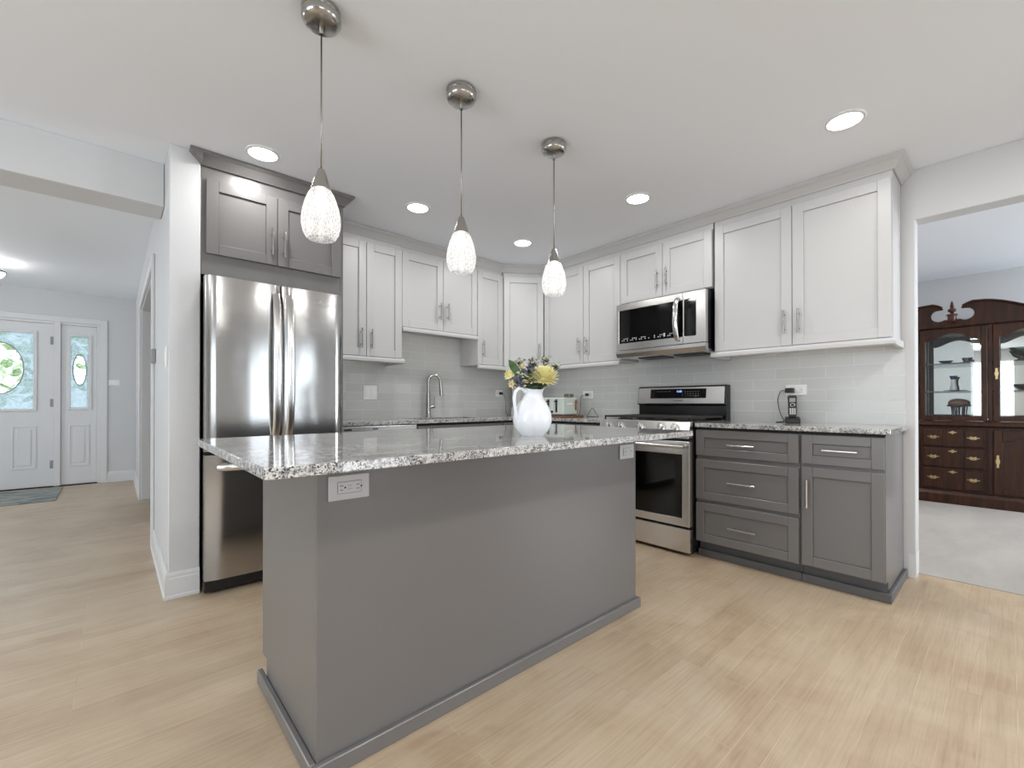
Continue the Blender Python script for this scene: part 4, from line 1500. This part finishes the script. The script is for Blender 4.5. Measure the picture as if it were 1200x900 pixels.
leaf_sprig('broad green leaf pointing up at left of the bouquet', bq(-0.055, 0.252, 0.02), 0.074, 0.029, -RIGHT * 0.58 + UPV * 0.82)
leaf_sprig('green leaves in the middle of the bouquet under yellow bloom', bq(-0.020, 0.226, 0.03), 0.036, 0.022, RIGHT * 0.4 + UPV * 0.9, M['leaf'], 6)
for i, (u, z_, d_) in enumerate(((0.020, 0.205, 0.02), (0.036, 0.200, 0.03), (0.006, 0.200, 0.032), (0.046, 0.212, 0.012), (-0.016, 0.198, 0.025))):
    leaf_sprig(['dark green leaves over the pitcher rim, centre right', 'dark green leaves over the pitcher rim near the spout', 'dark green leaves at the front of pitcher mouth', 'dark green leaves under the big yellow bloom', 'dark green leaves over the rim near the handle'][i],
               bq(u, z_, d_), 0.030, 0.018, RIGHT * random.uniform(-.5, .8) + UPV * random.uniform(-0.2, 0.7) + TOCAM * 0.3, M['leafdark'], 8)


def filler(label, tip, spread, m, n=26, r=0.0068, group=None, mst=None):
    """airy sprig: branching thin stems tipped with tiny blossoms"""
    t = thing('filler_sprig', label, 'flower', tip, 0, group)
    s = MB(); f = MB()
    P = [p - tip for p in stem_pts(tip)]
    s.tube(P, 0.0014, 5)
    for i in range(n):
        d = Vector((random.gauss(0, 1), random.gauss(0, 1), random.gauss(0.5, 0.8))).normalized()
        e = d * spread * random.uniform(0.35, 1.0)
        s.tube([P[1].lerp(P[2], random.uniform(0.55, 1)), e * 0.6 + Vector((0, 0, -0.004)), e], 0.0009, 4)
        if random.random() < 0.45:
            s.ball(e + Vector((0.002, -0.002, 0.004)), 0.0040, 6, 4)
        rr = r * random.uniform(0.6, 1.15)
        for j in range(5):
            a = 2 * math.pi * j / 5
            dd = Vector((math.cos(a), math.sin(a), 0.5)).normalized()
            petal_mesh(f, e, dd, rr * 1.5, rr * 1.3, 0.2)
    s.build('stems', mst or M['leafdark'], t)
    f.build('blossoms', m, t, recalc=False)
    return t

G = None
for lab, u, z_, d_, sp, mm, cnt in (
        ('airy white sprig at upper left of the bouquet', -0.052, 0.302, -0.01, 0.024, 'whitepetal', 26),
        ('airy white sprig at top centre of the bouquet', 0.004, 0.300, -0.02, 0.034, 'whitepetal', 34),
        ('airy pale sprig at top right above the big yellow bloom', 0.062, 0.312, -0.03, 0.030, 'whitepetal', 26),
        ('airy pale sprig reaching furthest right of the bouquet', 0.100, 0.286, -0.03, 0.026, 'whitepetal', 22),
        ('cluster of lilac-grey blossoms at lower left of the bouquet', -0.056, 0.216, 0.022, 0.028, 'lilac', 38),
        ('lilac-grey blossoms high between the leaf and yellow bloom', -0.012, 0.272, 0.0, 0.026, 'lilac', 26),
        ('white blossoms low at centre left above the handle', -0.042, 0.240, 0.03, 0.026, 'whitepetal', 28),
        ('cream blossoms low at centre front of the bouquet', -0.012, 0.218, 0.036, 0.024, 'petal2', 24),
        ('cream blossoms hanging low beside the spout', 0.058, 0.210, 0.03, 0.016, 'petal2', 12)):
    filler(lab, bq(u, z_, d_), sp, M[mm], cnt)

# ------------------------------------------------------------------ pendants
def pendant(label, x, y):
    t = thing('pendant_lamp', label, 'lamp', (x, y, 0), 0, 'crackled glass pendants over the island')
    MB().lathe([(0.012, 2.391), (0.048, 2.393), (0.060, 2.400), (0.066, 2.411), (0.066, 2.428), (0.062, 2.431), (0.066, 2.434), (0.066, 2.444), (0.062, 2.4495)], n=32).build('canopy', M['nickel'], t)
    MB().lathe([(0.0075, 2.362), (0.0075, 2.3908)], n=12).build('stem', M['nickel'], t)
    MB().tube([(0, 0, 1.879), (0, 0, 2.362)], 0.0028, 8).build('cord', M['silver'], t)
    MB().lathe([(0.034, 1.806), (0.033, 1.812), (0.022, 1.848), (0.014, 1.872), (0.011, 1.880), (0.005, 1.8805)], n=24).build('cap', M['nickel'], t)
    pr = [(0.034, 1.805), (0.043, 1.790), (0.053, 1.765), (0.061, 1.735), (0.0655, 1.705), (0.0655, 1.682), (0.060, 1.655), (0.050, 1.637), (0.044, 1.632)]
    MB().lathe(pr, n=36, cap=False).build('lamp_shade', M['shade'], t)
    MB().lathe([(0.001, 1.738), (0.012, 1.742), (0.021, 1.756), (0.021, 1.772), (0.014, 1.788), (0.013, 1.804)], n=20).build('bulb', M['bulb'], t)
    l = bpy.data.lights.new('pendant_light', 'POINT')
    l.energy = 0.13
    l.color = (1.0, 0.95, 0.88)
    l.shadow_soft_size = 0.02
    lo = bpy.data.objects.new('pendant_light', l)
    COL.objects.link(lo)
    lo.parent = t
    lo.location = (0, 0, 1.70)
    return t

pendant('glass pendant lamp hanging nearest, in front of the refrigerator cabinet', -3.031, -2.09)
pendant('glass pendant lamp hanging in the middle of the three', -2.424, -2.09)
pendant('glass pendant lamp hanging farthest right, in front of corner cabinet', -1.812, -2.085)

# ------------------------------------------------------------------ recessed lights
def downlight(label, x, y, power=3.6):
    t = thing('recessed_light', label, 'ceiling light', (x, y, 0), 0, 'recessed ceiling lights in the kitchen')
    MB().lathe([(0.070, 2.4485), (0.072, 2.443), (0.082, 2.444), (0.086, 2.4495)], n=36, cap=False).build('trim_ring', M['trim'], t)
    MB().lathe([(0.001, 2.4462), (0.0705, 2.4460), (0.0705, 2.4495)], n=36, cap=False).build('diffuser', M['lamp'], t)
    l = bpy.data.lights.new('downlight', 'AREA')
    l.shape = 'DISK'
    l.size = 0.13
    l.energy = power
    l.color = (1.0, 0.985, 0.965)
    lo = bpy.data.objects.new('downlight', l)
    COL.objects.link(lo)
    lo.parent = t
    lo.location = (0, 0, 2.44)
    return t

downlight('recessed ceiling light in front of the refrigerator cabinet', -2.959, -0.93)
downlight('recessed ceiling light in front of the cabinet over the sink', -1.96, -0.90)
downlight('recessed ceiling light near the corner cabinet', -0.92, -0.89)
downlight('recessed ceiling light in front of the microwave cabinet', -0.91, -2.03)
downlight('recessed ceiling light nearest the dining room opening', -0.885, -3.18, 2.4)

for x_, y_ in ((-1.95, -4.35), (-3.0, -4.35), (-4.5, -3.2), (-4.5, -4.6), (-5.8, -3.2), (-3.0, -5.6), (-0.9, -4.35)):  # extra unseen lamps, put in for more light from above
    downlight('unseen recessed light added behind the camera for more overhead light', x_, y_, 7.0)

for x_, y_, e_ in ((1.5, -2.3, 18.0), (1.6, -4.5, 8.0)):  # extra unseen lamps, put in to brighten the dining side
    downlight('unseen recessed light added to brighten the dining room', x_, y_, e_)

# ------------------------------------------------------------------ entry: rug, ceiling lamp
o = MB().box(-5.35, -4.045, 3.10, 4.10, 0.0, 0.009).build('door_mat', M['rug'], bevel=0.004)
tag(o, 'grey-blue patterned rug lying inside the front door', 'rug')
t = thing('ceiling_lamp', 'flush ceiling lamp in the entry at the left picture edge', 'lamp', (-4.50, 2.94, 0))
MB().lathe([(0.06, 2.41), (0.075, 2.42), (0.075, 2.4495)], n=28).build('canopy', M['nickel'], t)
MB().lathe([(0.012, 2.345), (0.012, 2.4098)], n=10).build('stem', M['nickel'], t)
MB().lathe([(0.001, 2.262), (0.05, 2.272), (0.095, 2.30), (0.112, 2.335), (0.115, 2.345), (0.001, 2.346)], n=32).build('lamp_shade', M['lamp'], t)
MB().lathe([(0.1165, 2.336), (0.1195, 2.340), (0.1195, 2.350), (0.1165, 2.352)], n=32, cap=False).build('rim', M['black_matte'], t)
l = bpy.data.lights.new('entry_light', 'POINT')
l.energy = 5
l.color = (1, 0.96, 0.9)
l.shadow_soft_size = 0.05
lo = bpy.data.objects.new('entry_light', l)
COL.objects.link(lo)
lo.parent = t
lo.location = (0, 0, 2.395)

# ------------------------------------------------------------------ outdoors seen through the door glass
o = MB().box(-9, 1, 4.45, 16, -0.3, -0.1).build('lawn', M['greygrass'])
tag(o, 'green lawn outside, beyond the front door glass', 'lawn')
o['kind'] = 'structure'
def bush(label, c, rad, n):
    b = MB()
    for i in range(n):
        d = Vector((random.gauss(0, 1), random.gauss(0, 1), random.gauss(0, 1))).normalized() * random.uniform(0.55, 1.0)
        p = Vector(c) + Vector((d.x * rad[0], d.y * rad[1], d.z * rad[2]))
        dd = Vector((random.gauss(0, 1), random.gauss(0, 1), random.gauss(0, 1))).normalized()
        petal_mesh(b, p, dd, 0.20, 0.14, 0.2)
    t = thing('garden_tree', label, 'tree', (c[0], c[1], -0.1))
    b2 = b.build('foliage', M['leafout'], t, recalc=False)
    b2.matrix_parent_inverse = Matrix.Translation((-c[0], -c[1], 0.1))
    MB().cyl((0, 0, 0), (0, 0, c[2] + 0.1), 0.07, 10).build('trunk', M['board'], t)
bush('leafy green tree outside, seen through the front door oval', (-5.3, 8.6, 1.75), (0.9, 0.7, 1.1), 200)
bush('leafy green tree outside, seen through the sidelight glass', (-3.95, 9.6, 2.1), (0.6, 0.6, 0.9), 130)

# ------------------------------------------------------------------ china hutch in the dining room
HX = 2.90
HC = -3.328       # centre of the hutch along y
t = thing('china_cabinet', 'dark cherry china cabinet with glass doors and arched pediment', 'china cabinet', (HX, HC, 0.0042), RZ)
HWD = 0.78        # half width
BAY = 0.262       # half width of the centre bay
DEP = 0.44
ch = M['cherry']
# plinth, lower case, waist
MB().prism([(-0.022, 0), (-0.022, 0.095), (-0.008, 0.118), (0.0, 0.128), (DEP, 0.128), (DEP, 0)], -HWD - 0.015, HWD + 0.015, 'x').build('plinth', ch, t)
MB().box(-HWD, HWD, 0.012, DEP, 0.1285, 0.80).build('lower_case', ch, t, bevel=0.002)
MB().prism([(-0.004, 0.8005), (-0.018, 0.815), (-0.018, 0.832), (0.004, 0.858), (DEP, 0.858), (DEP, 0.8005)], -HWD - 0.012, HWD + 0.012, 'x').build('waist_molding', ch, t, bevel=0.002)
for s in (-1, 1):
    for e0, e1 in ((BAY - 0.012, BAY + 0.022), (HWD - 0.035, HWD)):
        MB().box(s * e0, s * e1, 0.0, 0.0118, 0.1285, 0.80).build('pilaster', ch, t, bevel=0.003)


def brass_pull(parent, x, z, y, wd_=0.085):
    k = MB()
    n_ = 48
    out_ = []
    for i in range(n_):
        a = 2 * math.pi * i / n_
        rr = 0.86 + 0.30 * math.cos(6 * a) + 0.12 * math.cos(2 * a)
        out_.append((x + wd_ * 0.45 * math.cos(a) * rr, z + 0.017 * math.sin(a) * rr))
    k.prism(out_, y - 0.003, y - 0.0004, 'y')
    k.tube([(x - wd_ * 0.33, y - 0.008, z + 0.004), (x - wd_ * 0.25, y - 0.016, z - 0.012), (x, y - 0.018, z - 0.018), (x + wd_ * 0.25, y - 0.016, z - 0.012), (x + wd_ * 0.33, y - 0.008, z + 0.004)], 0.003, 6)
    return k.build('pull', M['brass'], parent)

for z0, z1 in ((0.590, 0.775), (0.375, 0.580), (0.150, 0.365)):
    d = MB()
    y1_ = 0.0115
    d.box(-0.235, 0.235, -0.008, y1_, z0, z1)
    d.box(-0.222, -0.078, -0.020, -0.0081, z0 + 0.010, z1 - 0.010).box(0.085, 0.222, -0.020, -0.0081, z0 + 0.010, z1 - 0.010)
    o = d.build('drawer', ch, t, bevel=0.007, seg=2)
    zc = (z0 + z1) / 2 + 0.008
    brass_pull(o, -0.145, zc, -0.020)
    brass_pull(o, 0.150, zc, -0.020)
    e = MB()
    e.prism([(0.0 + 0.026 * math.cos(a_) * (1 + .3 * math.cos(4 * a_)), z1 - 0.035 + 0.013 * math.sin(a_) * (1 + .3 * math.cos(4 * a_))) for a_ in [2 * math.pi * i / 20 for i in range(20)]], -0.0105, -0.0082, 'y')
    e.build('escutcheon', M['brass'], o)


def arch(x0, x1, zlow, zhigh, n=16):
    """top outline of a glazed opening or raised panel: flat shoulders rising to a soft arch"""
    pts = []
    for i in range(n + 1):
        u = i / n
        s = 0.5 - 0.5 * math.cos(2 * math.pi * min(1, max(0, (u - 0.05) / 0.90)))
        pts.append((x0 + (x1 - x0) * u, zlow + (zhigh - zlow) * s ** 0.75))
    return pts


def arched_frame(mb, x0, x1, z0, z1, fr, zlow, zhigh, y0, y1):
    """rectangular frame whose opening has an arched head"""
    mb.box(x0, x0 + fr, y0, y1, z0, z1).box(x1 - fr, x1, y0, y1, z0, z1).box(x0 + fr, x1 - fr, y0, y1, z0, z0 + fr)
    top = arch(x0 + fr, x1 - fr, zlow, zhigh)
    mb.prism(top + [(x1 - fr, z1), (x0 + fr, z1)], y0, y1, 'y')

# lower side doors with arched raised panels
for s in (-1, 1):
    a0, a1 = sorted((s * (BAY + 0.030), s * (HWD - 0.042)))
    d = MB()
    d.box(a0, a1, -0.006, 0.0115, 0.150, 0.775)
    arched_frame(d, a0, a1, 0.150, 0.775, 0.055, 0.665, 0.712, -0.016, -0.0061)
    o = d.build('door', ch, t, bevel=0.003)
    hx = s * (BAY + 0.055)
    e = MB()
    e.prism([(hx + 0.012 * math.cos(a_) * (1 + .25 * math.cos(6 * a_)), 0.47 + 0.065 * math.sin(a_) * (1 + .1 * math.cos(6 * a_))) for a_ in [2 * math.pi * i / 24 for i in range(24)]], -0.0195, -0.0165, 'y')
    e.build('pull', M['brass'], o)

# upper case: back mirror, sides, partitions, top
ZB0, ZB1 = 0.8585, 1.83
MB().box(-HWD + 0.02, HWD - 0.02, DEP - 0.035, DEP - 0.030, ZB0 + 0.001, ZB1 - 0.03).build('mirror_back', M['mirror'], t)
k = MB()
k.box(-HWD + 0.005, -HWD + 0.02, 0.02, DEP - 0.005, ZB0, ZB1).box(HWD - 0.02, HWD - 0.005, 0.02, DEP - 0.005, ZB0, ZB1)
k.box(-HWD + 0.02, HWD - 0.02, DEP - 0.0295, DEP - 0.005, ZB0, ZB1)
k.box(-HWD + 0.02, HWD - 0.02, 0.02, DEP - 0.035, ZB1 - 0.025, ZB1)
k.build('upper_case', ch, t)
lining = mat('pale_olive_lining', S(150, 156, 146), 0.4)
for s in (-1, 1):
    MB().box(s * (BAY + 0.001), s * (BAY + 0.014), 0.03, DEP - 0.036, ZB0 + 0.001, ZB1 - 0.026).build('partition', lining, t)
for s in (-1, 1):
    MB().box(s * (BAY - 0.010), s * (BAY + 0.024), 0.0, 0.0195, ZB0, ZB1).build('pilaster', ch, t, bevel=0.004)
    MB().box(s * (HWD - 0.035), s * (HWD - 0.004), 0.0, 0.0195, ZB0, ZB1).build('pilaster', ch, t, bevel=0.004)
for s in (-1, 0, 1):
    if s == 0: a0, a1 = -BAY + 0.012, BAY - 0.012
    else: a0, a1 = sorted((s * (BAY + 0.026), s * (HWD - 0.038)))
    d = MB()
    arched_frame(d, a0, a1, ZB0 + 0.008, ZB1 - 0.01, 0.045, 1.700, 1.768, -0.004, 0.0195)
    o = d.build('glass_door', ch, t, bevel=0.003)
    MB().box(a0 + 0.02, a1 - 0.02, 0.0200, 0.0225, ZB0 + 0.03, ZB1 - 0.03).build('pane', M['cglass'], o)
    if s:
        hx = s * (BAY + 0.049)
        e = MB()
        e.prism([(hx + 0.012 * math.cos(a_) * (1 + .25 * math.cos(6 * a_)), 1.335 + 0.058 * math.sin(a_) * (1 + .1 * math.cos(6 * a_))) for a_ in [2 * math.pi * i / 24 for i in range(24)]], -0.0075, -0.0045, 'y')
        e.build('pull', M['brass'], o)
SHZ = (1.170, 1.465)
for z in SHZ:
    for a0, a1 in ((-HWD + 0.021, -BAY - 0.015), (-BAY, BAY), (BAY + 0.015, HWD - 0.021)):
        MB().box(a0, a1, 0.06, DEP - 0.037, z - 0.014, z).build('shelf', M['shelfglass'], t)
# pediment: swan necks with round cut-outs, cornice, finial
MB().prism([(-0.014, ZB1 + 0.0005), (-0.022, ZB1 + 0.012), (-0.022, ZB1 + 0.022), (DEP - 0.005, ZB1 + 0.022), (DEP - 0.005, ZB1 + 0.0005)], -HWD - 0.008, HWD + 0.008, 'x').build('cornice', ch, t, bevel=0.002)


def neck(s):
    """outline of one half of the pediment (u from centre outward)"""
    zb_ = ZB1 + 0.0225
    out_ = [(0.0, zb_), (HWD, zb_), (HWD, zb_ + 0.055)]
    tops = []
    for i in range(21):           # sweeping top from the outside up to the scroll
        u = i / 20
        xx = HWD + (0.195 - HWD) * u
        zz = zb_ + 0.060 + (0.222 - 0.060) * (0.5 - 0.5 * math.cos(math.pi * u)) ** 1.15
        tops.append((xx, zz))
    out_ += tops
    out_ += [(0.150, zb_ + 0.226), (0.110, zb_ + 0.208), (0.072, zb_ + 0.186), (0.066, zb_ + 0.176), (0.072, zb_ + 0.168), (0.090, zb_ + 0.168)]
    cx_, cz_, rr_ = 0.098, zb_ + 0.108, 0.062
    for a in range(65, -135, -14):
        out_.append((cx_ + rr_ * 1.0 * math.cos(R(a)), cz_ + rr_ * math.sin(R(a))))
    out_ += [(0.040, zb_ + 0.056), (0.026, zb_ + 0.085), (0.0, zb_ + 0.09)]
    return [(s * u_, z_) for u_, z_ in out_], [(s * u_, z_) for u_, z_ in tops + [(0.150, zb_ + 0.226), (0.110, zb_ + 0.210), (0.076, zb_ + 0.188)]]

for s in (-1, 1):
    o_, tp = neck(s)
    k = MB()
    k.prism(o_, 0.0, 0.03, 'y')
    pn = k.build('pediment', ch, t)
    k = MB()
    k.tube([(u_, 0.004, z_ + 0.002) for u_, z_ in tp], 0.017, 8, flat=(1.5, 0.75))
    k.build('swan_neck_molding', ch, pn)
MB().lathe([(0.030, 0), (0.036, 0.012), (0.030, 0.018), (0.036, 0.060), (0.045, 0.066), (0.045, 0.074), (0.016, 0.084), (0.012, 0.094), (0.030, 0.104), (0.034, 0.116), (0.028, 0.130), (0.010, 0.140), (0.016, 0.152), (0.012, 0.170), (0.009, 0.195), (0.001, 0.215)], 0, -0.012, ZB1 + 0.058, n=22).build('finial', mat('reddish_finial_wood', S(76, 38, 26), 0.35), t)

# pieces on the shelves (world coordinates)
def hut(lx, ly, z):
    return (HX + ly, HC - lx, z + 0.0046)
def on_shelf(name, label, cat, lx, ly, z, prof, m, extra=None):
    t_ = thing(name, label, cat, hut(lx, ly, z))
    MB().lathe(prof, n=24).build('body', m, t_)
    if extra: extra(t_)
    return t_
def cup_extra(t_):
    MB().lathe([(0.02, 0), (0.062, 0.006), (0.066, 0.010), (0.02, 0.004)], n=24).build('saucer', M['silver'], t_)
    MB().tube([(0.036, 0, 0.04), (0.058, 0, 0.042), (0.060, 0, 0.026), (0.034, 0, 0.018)], 0.003, 6).build('handle', M['silver'], t_)
on_shelf('bowl', 'small dark metal dish left on the top shelf of the china cabinet', 'bowl', -0.062, 0.22, SHZ[1], [(0.03, 0), (0.03, 0.006), (0.056, 0.028), (0.058, 0.034), (0.052, 0.032), (0.02, 0.01)], M['silver'])
on_shelf('teacup', 'small silvery cup right on the top shelf of the china cabinet', 'cup', 0.10, 0.22, SHZ[1], [(0.02, 0.008), (0.03, 0.014), (0.040, 0.046), (0.042, 0.056), (0.038, 0.054), (0.022, 0.018)], M['silver'], cup_extra)
def vase_extra(t_):
    MB().lathe([(0.0215, 0.128), (0.030, 0.158), (0.033, 0.166), (0.029, 0.166), (0.020, 0.13)], n=24, cap=False).build('rim', M['cobalt'], t_)
on_shelf('vase', 'slim white vase with cobalt blue rim in the china cabinet', 'vase', -0.005, 0.24, SHZ[0], [(0.026, 0), (0.029, 0.006), (0.028, 0.04), (0.019, 0.09), (0.021, 0.1275)], M['porcelain'], vase_extra)
on_shelf('plate', 'round glass plate lying under the blue-rimmed vase', 'plate', 0.02, 0.13, SHZ[0], [(0.03, 0), (0.09, 0.006), (0.092, 0.010), (0.03, 0.004)], M['shelfglass'])
t_ = thing('sculpture', 'brown domed ornament on thin legs at bottom of china cabinet', 'ornament', hut(0.03, 0.20, ZB0))
MB().ball((0, 0, 0.185), 0.078, 22, 12, (1.0, 1.0, 0.62)).build('dome', M['brownclay'], t_)
MB().lathe([(0.080, 0.148), (0.086, 0.156), (0.084, 0.165), (0.070, 0.17)], n=24, cap=False).build('rim', M['iron'], t_)
for i in range(6):
    a = 2 * math.pi * i / 6 + 0.3
    MB().tube([(0.052 * math.cos(a), 0.052 * math.sin(a), 0.155), (0.045 * math.cos(a), 0.045 * math.sin(a), 0.08), (0.050 * math.cos(a), 0.050 * math.sin(a), 0.0)], [0.006, 0.005, 0.004], 8).build('leg', M['iron'], t_)
on_shelf('crystal_bowl', 'cut crystal footed bowl behind the right glass door, upper shelf', 'bowl', 0.475, 0.2, SHZ[1], [(0.045, 0), (0.045, 0.008), (0.018, 0.02), (0.018, 0.045), (0.055, 0.07), (0.075, 0.115), (0.085, 0.13), (0.078, 0.13), (0.05, 0.08)], M['shelfglass'])
on_shelf('crystal_bowl', 'low glass bowl behind the right glass door, middle shelf', 'bowl', 0.50, 0.18, SHZ[0], [(0.03, 0), (0.035, 0.006), (0.07, 0.035), (0.085, 0.06), (0.08, 0.06), (0.03, 0.012)], M['shelfglass'])
